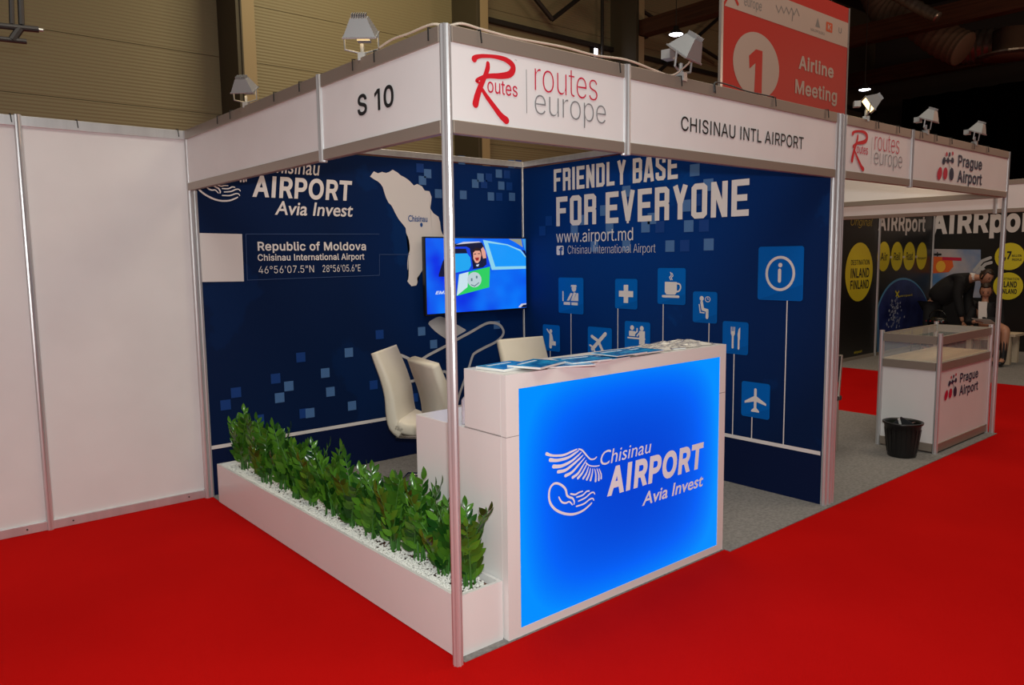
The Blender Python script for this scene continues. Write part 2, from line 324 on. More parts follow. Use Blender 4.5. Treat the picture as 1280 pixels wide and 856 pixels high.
 'd': (212, [[98,-4,82,-3,68,1,56,8,44,17,35,29,27,42,22,58,18,75,17,94,18,113,22,131,27,146,35,160,45,171,56,180,69,187,83,191,98,192,109,192,118,190,126,186,133,182,139,178,144,173,153,160,155,160,155,254,186,254,186,0,156,0,156,29,153,29,143,16,139,11,133,6,126,2,118,-1,109,-3],[102,23,113,24,123,27,132,32,139,39,145,48,150,58,153,69,155,81,156,95,155,108,153,120,150,131,145,141,139,149,132,156,123,161,113,164,102,165,91,164,81,161,72,156,65,149,59,140,54,131,51,120,49,108,48,95,49,82,51,70,54,58,59,48,65,40,73,33,81,28,91,24]]),
 'e': (202, [[106,-4,88,-3,73,1,58,8,46,17,36,29,28,42,22,58,18,75,17,93,18,112,22,129,28,145,36,159,46,170,58,180,71,187,86,191,103,192,113,192,123,190,133,187,142,183,151,177,160,170,167,162,173,152,179,141,182,128,185,113,186,97,186,85,37,85,37,110,169,110,155,101,154,113,152,124,149,134,144,143,138,151,131,157,123,161,113,164,103,165,92,164,82,161,73,157,66,151,59,143,54,135,51,125,49,116,48,105,48,89,49,75,51,64,55,53,61,44,67,37,76,31,85,26,95,24,106,23,114,23,120,25,127,26,133,29,138,32,143,36,147,41,150,47,153,53,182,45,179,36,174,27,168,20,160,13,151,7,141,2,130,-1,119,-3]]),
 'f': (127, [[114,190,114,164,3,164,3,190],[40,0,40,216,41,226,44,235,48,243,53,250,60,255,68,259,76,262,85,264,94,265,111,263,121,260,114,234,107,236,97,237,89,236,82,234,77,230,74,225,72,218,71,209,71,0]]),
 'g': (213, [[103,-75,90,-75,78,-73,67,-70,57,-66,49,-61,41,-55,35,-49,30,-42,25,-35,51,-20,61,-33,65,-37,71,-41,77,-44,85,-47,93,-48,103,-49,118,-47,130,-44,141,-38,149,-29,154,-17,156,-3,156,34,153,34,143,21,139,16,133,12,126,8,118,5,109,3,97,2,83,4,69,7,56,13,45,22,35,32,28,45,22,60,18,77,17,96,18,114,22,131,27,147,35,160,45,171,56,180,69,187,83,191,98,192,109,192,119,190,127,186,134,182,139,178,144,173,154,159,157,159,157,190,186,190,186,-4,185,-20,181,-33,175,-45,167,-54,157,-62,145,-68,132,-72,118,-74],[102,30,113,30,123,33,132,38,139,44,145,51,150,61,153,71,156,83,156,96,156,109,153,121,150,132,145,141,139,150,132,156,123,161,114,164,102,165,91,164,81,161,73,156,65,149,59,141,54,131,51,120,49,109,48,96,49,84,51,72,54,61,59,52,65,44,73,38,81,33,91,30]]),
 'h': (205, [[57,113,57,0,26,0,26,254,57,254,57,144,51,144,58,159,66,172,76,181,87,187,100,191,114,192,126,191,137,189,148,184,157,178,164,170,170,160,175,149,178,135,179,120,179,0,148,0,148,118,147,131,143,143,136,152,128,159,117,163,105,165,96,164,88,162,80,159,74,154,68,148,63,141,60,133,58,124]]),
 'i': (83, [[26,0,26,190,57,190,57,0],[42,221,36,222,31,224,27,227,23,231,21,236,21,242,21,247,23,252,27,256,31,259,36,261,42,262,47,261,52,259,57,256,60,252,62,247,63,242,62,236,60,231,57,227,52,224,47,222]]),
 'l': (95, [[70,-1,56,0,45,4,37,10,31,19,27,29,26,42,26,254,57,254,57,49,57,42,58,35,60,31,63,28,67,27,73,26,80,26,85,27,90,1,81,0]]),
 'm': (305, [[26,0,26,190,56,190,56,148,54,148,57,157,61,166,66,173,72,179,79,184,86,188,94,191,102,193,110,193,123,192,134,187,144,180,151,171,157,160,160,147,156,147,159,156,163,164,169,172,175,178,182,183,190,187,199,191,208,192,218,193,229,192,239,190,249,186,257,180,264,173,270,164,275,154,278,141,278,128,278,0,248,0,248,127,247,139,243,149,236,156,228,161,219,164,209,165,201,165,194,163,187,160,181,156,177,151,173,145,170,139,168,131,168,124,168,0,137,0,137,130,136,140,132,148,126,156,119,161,110,164,100,165,92,165,85,163,79,160,73,156,67,151,63,145,60,137,58,129,57,119,57,0]]),
 'n': (205, [[57,113,57,0,26,0,26,190,56,190,56,144,51,144,58,159,66,172,76,181,87,187,100,191,114,192,126,191,137,189,147,184,156,178,164,170,170,160,175,149,178,135,179,120,179,0,148,0,148,118,147,131,143,143,136,152,128,159,117,163,105,165,96,164,88,162,80,159,74,154,68,148,63,141,60,133,58,124]]),
 'o': (208, [[104,-4,87,-3,72,1,58,8,46,17,36,29,28,43,22,58,18,75,17,94,18,113,22,130,28,146,36,159,46,171,58,180,72,187,87,191,104,192,120,191,136,187,149,180,161,171,171,159,180,146,186,130,189,113,191,94,189,75,186,58,180,43,171,29,161,17,149,8,136,1,120,-3],[104,23,116,24,126,28,135,33,143,40,149,49,154,59,157,70,159,81,160,94,159,106,157,118,154,129,149,139,143,148,135,155,126,161,116,164,104,165,92,164,81,161,73,155,65,148,59,139,54,129,51,118,49,106,48,94,49,81,51,70,54,59,59,49,65,40,73,33,81,28,92,24]]),
 'p': (212, [[26,-71,26,190,56,190,56,160,59,160,69,173,73,178,79,182,86,186,94,190,103,192,115,192,130,191,144,187,156,180,168,171,177,160,185,146,191,131,194,113,195,94,194,75,191,58,185,42,177,29,168,17,157,8,144,1,130,-3,115,-4,104,-3,94,-1,86,2,79,6,74,11,69,16,59,29,57,29,57,-71],[110,23,121,24,131,28,140,33,147,40,153,48,158,58,161,70,163,82,164,95,163,108,161,120,158,131,153,140,147,149,140,156,131,161,121,164,110,165,99,164,89,161,81,156,73,149,67,141,62,131,59,120,57,108,56,95,57,81,59,69,63,58,67,48,73,39,81,32,89,27,99,24]]),
 'r': (130, [[26,0,26,190,56,190,56,160,58,160,62,169,68,177,76,184,85,188,96,191,107,192,115,192,122,192,122,161,115,162,103,163,95,162,87,160,80,157,73,153,67,148,63,142,60,135,58,127,57,118,57,0]]),
 's': (183, [[91,-4,78,-3,67,-2,56,2,46,6,38,12,31,19,25,27,21,37,18,47,47,53,50,44,55,36,62,30,70,26,80,24,91,23,103,24,113,26,122,31,129,37,133,44,134,51,133,58,131,63,127,68,122,72,115,75,106,78,75,85,59,90,46,96,36,104,29,113,25,124,23,137,24,147,27,157,33,166,39,173,48,180,58,185,69,189,81,191,94,192,106,192,117,190,127,186,136,182,143,176,149,170,155,162,159,154,162,145,134,139,131,146,127,152,121,158,114,163,105,165,94,166,83,165,74,163,65,158,59,153,56,146,54,139,55,132,58,126,62,122,68,118,76,114,86,111,115,105,131,100,143,93,153,86,160,76,164,66,166,53,165,43,161,33,156,24,149,16,140,9,130,3,118,-1,105,-3]]),
 't': (114, [[102,190,102,164,3,164,3,190],[32,236,63,236,63,49,64,41,65,35,68,31,72,27,78,26,85,25,93,26,101,27,107,1,96,-1,84,-2,69,-1,56,4,46,11,38,20,34,32,32,46]]),
 'u': (205, [[91,-3,79,-2,68,1,57,5,48,12,41,20,35,29,30,41,27,54,26,69,26,190,57,190,57,72,58,58,62,47,68,37,77,31,88,26,100,25,109,26,117,28,125,31,131,36,137,41,142,48,145,57,147,66,148,76,148,190,179,190,179,0,149,0,149,46,154,46,147,30,139,18,129,8,117,2,105,-1]]),
 'v': (195, [[81,0,9,190,42,190,83,78,93,43,103,10,92,10,101,43,112,78,152,190,186,190,113,0]]),
 'w': (284, [[69,0,11,190,44,190,67,107,77,68,88,21,82,21,93,67,103,107,126,190,158,190,181,107,191,68,201,21,196,21,206,68,217,107,240,190,272,190,215,0,184,0,159,86,152,112,145,140,138,169,145,169,138,140,131,112,124,86,99,0]]),
 '°': (158, [[79,142,69,142,59,145,50,149,42,155,35,162,29,170,25,179,22,189,22,199,22,209,25,219,29,228,35,236,42,243,50,249,59,253,69,256,79,256,89,256,99,253,108,249,116,243,123,236,129,228,133,219,136,209,136,199,136,189,133,179,129,170,123,162,116,155,108,149,99,145,89,142],[79,167,95,171,107,183,109,188,110,193,111,199,110,204,109,210,107,215,95,226,90,229,85,230,79,231,73,230,68,229,63,226,52,215,49,210,48,204,47,199,52,183,63,171,68,169,73,168]]),
}
GLYPH['I'] = (116, [[41, 0, 41, 254, 75, 254, 75, 0]])
GLYPH['1'] = (190, GLYPH['1'][1][1:])
def offset_contour(d, k):
    P = []
    for i in range(0, len(d), 2):
        q = Vector((d[i], d[i+1]))
        if not P or (q-P[-1]).length > 3: P.append(q)
    if (P[0]-P[-1]).length <= 3: P.pop()
    n = len(P); out = []
    for i in range(n):
        a = (P[i]-P[i-1]).normalized(); b = (P[(i+1) % n]-P[i]).normalized(); m = a+b
        m = b if m.length < .2 else m.normalized(); nn = Vector((-m.y, m.x)); sc = min(1.5, 1/max(.3, nn.dot(Vector((-b.y, b.x)))))
        q = P[i]+nn*(k*500*sc); out += [q.x, q.y]
    return out
def text_mesh(body, bold=0, shear=0):
    """vertices (x, y, layer) and faces of a line of lettering"""
    key = (body, bold, shear)
    if key in _fc: return _fc[key]
    V = []; Fs = []
    if body in ('Avia Invest', 'Chisinau') or any(ch not in GLYPH for ch in body):
        c = bpy.data.curves.new('text', 'FONT'); c.body = body; c.size = 1; c.shear = shear
        c.dimensions = '2D'; c.fill_mode = 'FRONT'; c.offset = bold; c.resolution_u = 3
        o = bpy.data.objects.new('text', c); COL.objects.link(o)
        bpy.context.view_layer.update()
        ev = o.evaluated_get(bpy.context.evaluated_depsgraph_get()); me = ev.to_mesh()
        V = [(v.co.x, v.co.y, 0) for v in me.vertices]; Fs = [tuple(p.vertices) for p in me.polygons]
        ev.to_mesh_clear(); bpy.data.objects.remove(o); bpy.data.curves.remove(c)
    else:
        x = 0
        for ch in body:
            cs = []
            for d in GLYPH[ch][1]:
                d = offset_contour(d, bold)
                cs.append([Vector((d[k], d[k+1], 0)) for k in range(0, len(d), 2)])
            if cs:
                vs = []; ed = []
                for P in cs:
                    n0 = len(vs); vs += [Vector((p.x, p.y)) for p in P]; ed += [(n0+k, n0+(k+1) % len(P)) for k in range(len(P))]
                ov, oe, of_, _a, _b, _c = delaunay_2d_cdt(vs, ed, [], 0, 1e-4)
                n1 = len(V); V += [((p.x+shear*p.y)/500+x, p.y/500, 0) for p in ov]
                for f in of_:
                    c = sum((ov[k] for k in f), Vector((0, 0)))/len(f); wn = 0
                    for P in cs:
                        for k in range(len(P)):
                            a, b = P[k-1], P[k]
                            if (a.y > c.y) != (b.y > c.y) and c.x < (b.x-a.x)*(c.y-a.y)/(b.y-a.y)+a.x: wn += 1 if b.y > a.y else -1
                    if wn: Fs.append(tuple(n1+k for k in f))
            x += GLYPH[ch][0]/500+bold*1.2
    _fc[key] = (V, Fs); return V, Fs
def text(plane, body, box, m, parent, bold=0, shear=0, px=True, name='lettering', o=None, label=None):
    """box: ink box, as photo pixels bottom-left, top-right (px) or s0,z0,s1,z1"""
    if px:
        s0, z0 = plane.st(box[0], box[1]); s1, z1 = plane.st(box[2], box[3])
    else: s0, z0, s1, z1 = box
    V, Fs = text_mesh(body, bold, shear)
    xs = [v[0] for v in V]; ys = [v[1] for v in V]; a, b, c, d = min(xs), max(xs), min(ys), max(ys)
    mb = MB(); mb.add([plane.pt(s0+(x-a)/(b-a)*(s1-s0), z0+(y-c)/(d-c)*(z1-z0), (plane.off if o is None else o)+.00025*li) for x, y, li in V])
    for f in Fs: mb.face(f)
    if name is None: return mb
    ob = mb.build(name, m, parent)
    if label: ob['label'] = label
    return ob

# block capitals for the slogan
_L, _Rr, _B, _T = .085, .415, .085, .915
GL = {
 'F': [[(_L,0),(_L,1)],[(_L,_T),(.5,_T)],[(_L,.52),(.43,.52)]],
 'R': [[(_L,0),(_L,1)],[(_L,_T),(.36,_T),(_Rr,.86),(_Rr,.57),(.36,.50),(_L,.50)],[(.36,.50),(_Rr,.43),(_Rr,0)]],
 'I': [[(_L,0),(_L,1)]],
 'E': [[(_L,0),(_L,1)],[(_L,_T),(.5,_T)],[(_L,.5),(.45,.5)],[(_L,_B),(.5,_B)]],
 'N': [[(_L,0),(_L,1)],[(_Rr,0),(_Rr,1)],[(_L,.97),(_Rr,.03)]],
 'D': [[(_L,0),(_L,1)],[(_L,_T),(.36,_T),(_Rr,.86),(_Rr,.14),(.36,_B),(_L,_B)]],
 'L': [[(_L,0),(_L,1)],[(_L,_B),(.46,_B)]],
 'Y': [[(_L,1),(.25,.46)],[(_Rr,1),(.25,.46)],[(.25,.5),(.25,0)]],
 'B': [[(_L,0),(_L,1)],[(_L,_T),(.36,_T),(_Rr,.86),(_Rr,.57),(.36,.51),(_L,.51)],[(.36,.51),(_Rr,.45),(_Rr,.14),(.36,_B),(_L,_B)]],
 'A': [[(.06,0),(.21,.97)],[(.44,0),(.29,.97)],[(.2,.93),(.3,.93)],[(.13,.24),(.37,.24)]],
 'S': [[(_Rr,.68),(_Rr,.86),(.36,_T),(.14,_T),(_L,.86),(_L,.62),(_Rr,.38),(_Rr,.14),(.36,_B),(.14,_B),(_L,.14),(_L,.32)]],
 'O': [[(.14,_T),(.36,_T),(_Rr,.86),(_Rr,.14),(.36,_B),(.14,_B),(_L,.14),(_L,.86)]],
 'V': [[(_L-.01,1),(.25,.06)],[(_Rr+.01,1),(.25,.06)],[(.21,.06),(.29,.06)]],
 'P': [[(_L,0),(_L,1)],[(_L,_T),(.36,_T),(_Rr,.86),(_Rr,.53),(.36,.46),(_L,.46)]],
}
def block_text(plane, body, s0, s1, z0, z1, m, parent):
    adv = 0; items = []
    for ch in body:
        if ch == ' ': adv += .26; continue
        w_ = .17 if ch == 'I' else .5
        items.append((ch, adv)); adv += w_+.10
    tot = adv-.10; h = z1-z0; k = (s1-s0)/tot
    for ch, x in items:
        mb = MB()
        LAYER[0] = 0
        for st in GL[ch]:
            ribbon(mb, plane, [(s0+(x+p[0])*k, z0+p[1]*h) for p in st], .165*(k+h)/2*1.0, closed=(ch == 'O'), cap=False)
        mb.build('letter', m, parent)

# ================================================================== SETTING
# ---- floors
carpet = mat('red_carpet', (.45, .006, .006), 1, spec=.03)
noise_mix(carpet, (.44, .0035, .003), (.52, .005, .004), .9, .3, .7, bump=.25, bscale=260)
grey_c = mat('grey_carpet', (.24, .23, .22), .95, spec=.1)
noise_mix(grey_c, (.19, .18, .175), (.29, .275, .265), 55, .3, .7, bump=.3, bscale=220)
concrete = mat('concrete_floor', (.2, .19, .18), .8)
f = MB().box(-14, 34, -14, 14, -.12, -.02).build('floor', concrete); tag(f, 'bare hall floor under the carpets', kind='structure')
f = MB().box(-9, 30, -10, 13.9, -.02, 0).build('floor', carpet); tag(f, 'bright red hall carpet around the booths', kind='structure')
f = MB().prism([(.03, -.006, 0), (1.84, -.006, 0), (1.84, -.045, 0), (6.0, -.045, 0), (6.0, 2.95, 0), (.03, 2.95, 0)], (0, 0, .005)).build('floor', grey_c); tag(f, 'grey needle-felt carpet inside the two front booths', kind='structure')
f = MB().box(9.0, 13.6, -3.2, 3.12, 0, .005).build('floor', grey_c); tag(f, 'grey carpet of the booth across the aisle', kind='structure')

# ---- hall wall with ribbed cladding
clad = mat('olive_cladding', (.30, .26, .155), .5)
N, L, b = nodes(clad)
g = N.new('ShaderNodeNewGeometry'); sx = N.new('ShaderNodeSeparateXYZ'); L.new(g.outputs['Position'], sx.inputs[0])
mu = N.new('ShaderNodeMath'); mu.operation = 'MULTIPLY'; mu.inputs[1].default_value = 2*math.pi/.066; L.new(sx.outputs['Z'], mu.inputs[0])
sn = N.new('ShaderNodeMath'); sn.operation = 'SINE'; L.new(mu.outputs[0], sn.inputs[0])
bp = N.new('ShaderNodeBump'); bp.inputs['Strength'].default_value = .4; bp.inputs['Distance'].default_value = .006
L.new(sn.outputs[0], bp.inputs['Height']); L.new(bp.outputs[0], b.inputs['Normal'])
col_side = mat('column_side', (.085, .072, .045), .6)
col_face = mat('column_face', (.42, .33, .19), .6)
lower_wall = mat('hall_wall_lower', (.10, .09, .06), .7)  # hall wall is darker below the cladding
wb = MB().box(-10, 34, 14.04, 14.2, -.02, 12).build('wall_back', lower_wall); tag(wb, 'hall wall of olive ribbed metal cladding behind the booths', kind='structure')
first = None
for i, (x0, x9) in enumerate(((-8, -1.7), (-1.7, 4.5), (4.5, 10.45), (10.45, 16.4), (16.4, 22.7), (22.7, 28.7))):
    for j, z0 in enumerate([4.18, 4.66, 5.83, 7.0, 8.17, 9.34]):
        z1 = [4.66, 5.83, 7.0, 8.17, 9.34, 10.5][j]
        o = MB().box(x0+.004, x9-.004, 14.0, 14.04, z0+.005, z1-.005).build('cladding_panel', clad, wb)
for x0 in (-1.9, 4.3, 10.27, 16.2, 22.5):
    t = MB().box(x0, x0+.38, 13.02, 14.0, 0, 12)
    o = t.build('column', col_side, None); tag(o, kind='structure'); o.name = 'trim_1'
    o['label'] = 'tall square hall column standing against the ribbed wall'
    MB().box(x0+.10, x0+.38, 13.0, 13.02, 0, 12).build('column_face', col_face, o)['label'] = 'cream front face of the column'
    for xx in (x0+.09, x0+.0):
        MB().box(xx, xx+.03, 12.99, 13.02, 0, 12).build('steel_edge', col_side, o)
steel = mat('dark_steel', (.035, .032, .03), .5, .3)
o = MB().box(10.7, 34, 13.86, 13.98, 7.78, 7.9).build('trim_2', steel); tag(o, 'dark horizontal steel girt on the hall wall', kind='structure')
o = MB(); 
for a, b_ in (((12.3, 13.5, 8.8), (13.3, 13.5, 8.1)), ((13.3, 13.5, 8.1), (14.4, 13.5, 8.9))): o.tube([a, b_], .07, 6)
o = o.build('trim_3', steel); tag(o, 'dark V-shaped steel roof brace', kind='structure')
o = MB().tube([(15.62, 13.8, 12), (15.62, 13.8, 4)], .05, 8).build('drain_pipe', steel); tag(o, 'thin dark vertical pipe running down the hall wall', 'pipe')
o = MB().tube([(15.9, 13.6, 9.35), (21.5, 13.6, 8.2)], .06, 6).build('trim_4', steel); tag(o, 'slanting steel brace behind the timber beam', kind='structure')
o = MB().tube([(18.0, 13.6, 7.4), (22.0, 13.6, 10.2)], .06, 6).build('trim_5', steel); tag(o, 'steel brace rising to the right behind the hall lamp', kind='structure')
# ---- roof
roof_m = mat('roof_dark', (.035, .028, .024), .8)
o = MB().box(-10, 40, -14, 14.2, 12, 12.2).build('ceiling', roof_m); tag(o, 'dark hall roof', kind='structure')
glulam = mat('brown_glulam', (.075, .030, .015), .45)
noise_mix(glulam, (.06, .022, .011), (.10, .04, .02), 6, .35, .65, stretch=(1, .1, 3))
pts = on(1, 13.2, 797, 47); zb = pts.z
o = MB().box(16.35, 16.75, -6, 13.2, zb, zb+.42).build('roof_beam', glulam); tag(o, 'brown glued timber roof beam ending on the third column', 'roof beam')
MB().box(16.33, 16.77, 13.0, 13.22, zb-.02, zb+.44).build('steel_shoe', steel, o)['label'] = 'black steel end shoe of the beam'
for x, lab, u1, v0, v1 in ((24, 'dark timber roof beam crossing just above the ducts', 1062, 57, 34), (30, 'dark timber roof beam below the ducts, above the lamp', 1062, 110, 92), (36, 'farthest dark timber beam above the black curtain', 1130, 124, 108)):
    z0 = on(0, x, u1, v0).z; z1 = on(0, x, u1, v1).z
    o = MB().box(x, x+.4, -8, 14, z0, z1).build('roof_beam', glulam); tag(o, lab, 'roof beam')
o = MB().box(33.6, 34, -14, 14.2, -.02, 12).build('wall_right', mat('far_hall_wall', (.05, .042, .038), .8)); tag(o, 'dark far end wall of the hall', kind='structure')
# black curtain
z0 = on(0, 31, 1125, 125).z; y1 = on(0, 31, 1125, 200).y
mb = MB(); n = 60; prev = None
for i in range(n+1):
    y = y1-.0-(i/n)*(y1+6); dx = .12*math.sin(i*1.9)
    k = mb.add([(31+dx, y, .0), (31+dx, y, z0), (31.15+dx, y, z0), (31.15+dx, y, .0)])
    if prev is not None:
        mb.face((prev, k, k+1, prev+1)); mb.face((prev+1, k+1, k+2, prev+2)); mb.face((prev+2, k+2, k+3, prev+3))
    prev = k
o = mb.build('stage_curtain', mat('black_velvet', (.002, .002, .002), 1, spec=0)); tag(o, 'huge black curtain hanging in the far right of the hall', 'curtain')
# ducts
foil = mat('duct_foil', (.35, .32, .28), .35, .8)
noise_mix(foil, (.30, .26, .22), (.5, .48, .44), 3, .3, .7)
canvas = mat('duct_canvas', (.16, .11, .075), .7)
def flexduct(pts, r, m, lab, ribs=26):
    P = smooth(pts, 14); P = P[::1]; rs = [r*(1+.05*math.sin(i*2.1)) for i in range(len(P))]
    mb = MB(); mb.smooth = True; mb.tube(P, rs, 18)
    o = mb.build('air_duct', m); tag(o, lab, 'air duct'); return o
A = on(0, 24.5, 1078, 8); B = on(0, 24.5, 1098, 24); 
flexduct([tuple(on(0, 25, 1095, -12)), tuple(on(0, 25, 1108, 12)), tuple(on(0, 25, 1140, 22)), tuple(on(0, 25, 1175, 48)), tuple(on(0, 25, 1205, 62))], .52, canvas, 'fat tan flexible air duct sagging beneath the roof')
flexduct([tuple(on(0, 23, 1120, -6)), tuple(on(0, 23, 1145, 8)), tuple(on(0, 23, 1172, 22))], .16, foil, 'short shiny foil air duct above the sagging one')
flexduct([tuple(on(0, 28, 1195, 62)), tuple(on(0, 28, 1225, 58)), tuple(on(0, 28, 1262, 55))], .55, foil, 'round foil air duct leading to the ceiling diffuser')
c = on(0, 26.5, 1262, 72)
r_ = empty('air_diffuser', tuple(c), 'round drum-shaped air diffuser under the roof at far right', 'air diffuser')
mb = MB(); mb.smooth = True; mb.lathe([(0, 0), (.75, 0), (.85, .1), (.5, .2), (.5, .85), (0, .85)], c, 24); mb.build('drum', canvas, r_)
MB().lathe([(.75, -.01), (.95, .03), (.95, .08), (.75, .08)], c, 24).build('rim', foil, r_)
# hall lamps
bulb = mat('lamp_glow', (1, 1, 1), .5, emit=(.93, .9, 1), es=9)
def hall_lamp(p, r, lab):
    e = empty('hall_lamp', tuple(p), lab, 'lamp', 'high-bay lamps of the hall')
    mb = MB(); mb.smooth = True
    mb.lathe([(.0, r*1.15), (r*.35, r*1.1), (r*.4, r*.7), (r*.8, r*.35), (r, 0)], p, 20).build('reflector', steel, e)
    mb = MB(); mb.lathe([(r*.96, 0.0), (r*.7, -r*.12), (0.001, -r*.2)], p, 20).build('glowing_lens', bulb, e)
    MB().tube([p+Vector((0, 0, r)), Vector((p.x, p.y, 12))], .012, 6).build('hanging_cord', steel, e)
hall_lamp(on(1, 11.5, 845, 43), .2, 'glowing bell lamp hanging below the brown timber beam')
hall_lamp(on(0, 22, 1081, 112), .17, 'glowing bell lamp hanging right of the red banner')
p = on(1, 13.9, 743, 66)
e = empty('wall_lamp', tuple(p), 'tiny white wall light on the hall wall above the corner booth', 'lamp')
MB().box(p.x-.09, p.x+.09, p.y-.05, p.y+.1, p.z-.15, p.z+.15).build('lamp_body', steel, e)
MB().box(p.x-.06, p.x+.06, p.y-.07, p.y-.05, p.z-.11, p.z+.11).build('glowing_lens', bulb, e)
# lighting truss top left
p0 = on(1, 6, 52, 38)
e = empty('lighting_truss', tuple(p0), 'end of a dark grey metal truss hanging at the upper left', 'truss')
tm = mat('truss_metal', (.10, .095, .095), .4, .5)
y = 6.0
def P6(u, v, dy=0): 
    q = on(1, y, u, v); return Vector((q.x, y+dy, q.z))
MB().tube([P6(-60, 26), P6(48, 37)], .028, 10).build('chord', tm, e)
MB().tube([P6(-60, 42), P6(33, 52)], .024, 10).build('chord', tm, e)
MB().tube([P6(48, 37), P6(54, 38)], .014, 8).build('end_pin', alu, e)
MB().tube([P6(13, -40), P6(15, 30)], .022, 8).build('hanger', tm, e)
MB().tube([P6(24, -40), P6(27, 31)], .026, 8).build('hanger', tm, e)
MB().tube([P6(25, 36), P6(15, 50)], .034, 8).build('brace', tm, e)

# ================================================================== BOOTH FRAMES
def post_mesh(x, y, z0, z1, r=.021):
    mb = MB(); mb.tube([(x, y, z0), (x, y, z1)], r, 16, star=.16)
    return mb
def post(x, y, z0, z1, lab, r=.021, kind=None, parent=None, name='aluminium_post', group=None):
    o = post_mesh(x, y, z0, z1, r).build(name, alu, parent, loc=(x, y, z0) if parent is None else None)
    if parent is None: tag(o, lab, 'post', group)
    return o
post(0, 0, 0, 2.502, 'tall round aluminium post at the front corner of the blue booth', .0215)
post(2.955, 0, 0, 2.5, 'aluminium post at the end of the blue side wall, left of the three together')
post(3.0, -.004, 0, 2.5, 'middle one of the three aluminium posts between the two booths')
post(3.046, 0, 0, 2.5, 'aluminium post at left end of the neighbouring booth, right of the three together')
post(6.0, 0, 0, 2.5, 'thin aluminium post at the far right corner of the neighbouring booth', .022)
post(1.0, -.006, 2.1, 2.502, 'short hanging post between the logo sign and the airport name sign')
post(-.006, 1.0, 2.1, 2.502, 'short hanging post between the S 10 sign and the blank sign')
post(4.03, -.006, 2.1, 2.5, 'short hanging post between the two signs of the neighbouring booth')

def rails(parent, a, b, axis, c=0, zt=(2.44, 2.5), zb=(2.108, 2.158)):
    for z0, z1 in (zt, zb):
        if axis == 'x':
            MB().box(a, b, c-.017, c+.017, z0, z1).build('rail', alu_dark, parent, bevel=.003)
        else:
            MB().box(c-.017, c+.017, a, b, z0, z1).build('rail', alu_dark, parent, bevel=.003)
def sign(a, b, axis, lab, c=0):
    loc = ((a+b)/2, c, 2.1) if axis == 'x' else (c, (a+b)/2, 2.1)
    e = empty('fascia_sign', loc, lab, 'sign')
    if axis == 'x': MB().box(a, b, c-.010, c+.004, 2.158, 2.44).build('panel', white_panel, e)
    else: MB().box(c-.010, c+.004, a, b, 2.158, 2.44).build('panel', white_panel, e)
    rails(e, a, b, axis, c)
    return e
sg1 = sign(.02, .98, 'x', 'white fascia sign with red Routes logo and routes europe on the corner booth')
sg2 = sign(1.02, 2.935, 'x', 'white fascia sign reading CHISINAU INTL AIRPORT')
sg3 = sign(.02, .98, 'y', 'white fascia sign reading S 10 on the left side')
sg4 = sign(1.02, 2.955, 'y', 'blank white fascia sign at the left rear of the corner booth')
sg5 = sign(3.066, 4.01, 'x', 'white fascia sign with red Routes logo on the neighbouring booth')
sg6 = sign(4.05, 5.98, 'x', 'white fascia sign reading Prague Airport above the neighbouring booth')
sg7 = sign(.03, 2.95, 'y', 'blank white side fascia of the neighbouring booth, seen from inside', 6.0)

# Routes logo, drawn in metres on the sign plane
def routes_logo(e, shift=0, plane=FRONT):
    def S(u, v, k=4, ox=530, oy=0):   # crop pixels at 4x of the corner sign
        s, z = plane.st(ox+u/k, oy+v/k); return (s+shift, z)
    mb = MB()
    st1 = [(250, 295), (262, 285), (300, 280), (360, 285), (410, 300), (440, 325), (443, 350), (425, 372), (380, 380), (330, 380), (290, 388), (262, 402), (270, 412), (285, 415)]
    ribbon(mb, plane, smooth([S(*p) for p in st1], 4), [.026, .016, .014, .02, .026, .028, .024, .018, .014, .010, .010])
    st2 = [(318, 318), (316, 345), (300, 390), (282, 430), (265, 480), (256, 520)]
    ribbon(mb, plane, smooth([S(*p) for p in st2], 4), [.018, .022, .02, .024, .028, .03])
    st3 = [(285, 440), (310, 480), (350, 535), (385, 580), (410, 602)]
    ribbon(mb, plane, smooth([S(*p) for p in st3], 4), [.014, .02, .024, .03])
    mb.build('brush_letter', print_red, e)['label'] = 'hand-brushed red letter R'
    def bx(u0, v0, u1, v1): a = S(u0, v0); b = S(u1, v1); return (a[0], a[1], b[0], b[1])
    text(plane, 'outes', bx(316, 462, 466, 420), print_crimson, e, bold=.004, px=False)
    text(plane, 'routes', bx(553, 448, 866, 405), print_red, e, px=False) if False else None
    a = S(553, 448); b = S(866, 500); tp = S(740, 362)
    text(plane, 'routes', (a[0], (a[1]+b[1])/2-.004, b[0], tp[1]+.008), print_crimson, e, bold=-.013, px=False)
    a = S(553, 570); b = S(908, 617); ps = S(803, 637); xt = S(590, 482); 
    text(plane, 'europe', (a[0], ps[1]-.002, b[0], S(880, 530)[1]+.003), print_grey, e, bold=-.013, px=False)
    mb = MB(); ribbon(mb, plane, [S(510, 348), S(512, 566)], .0035, cap=False); mb.build('divider_line', print_grey, e)
    text(plane, 'TM', bx(452, 303, 463, 298), print_grey, e, px=False)
routes_logo(sg1); routes_logo(sg5, 3.02)
text(FRONT, 'CHISINAU INTL AIRPORT', (851, 166, 1004, 168), print_black, sg2) if False else None
a = FRONT.st(851, 163); b_ = FRONT.st(1004, 187); t1 = FRONT.st(853, 145)
text(FRONT, 'CHISINAU INTL AIRPORT', (a[0], (a[1]+b_[1])/2, b_[0], t1[1]), print_black, sg2, bold=.006, px=False)
a = SIDE.st(447.5, 146); b_ = SIDE.st(492, 104)
text(SIDE, 'S 10', (a[0], a[1], b_[0], b_[1]), print_black, sg3, bold=.018, px=False)
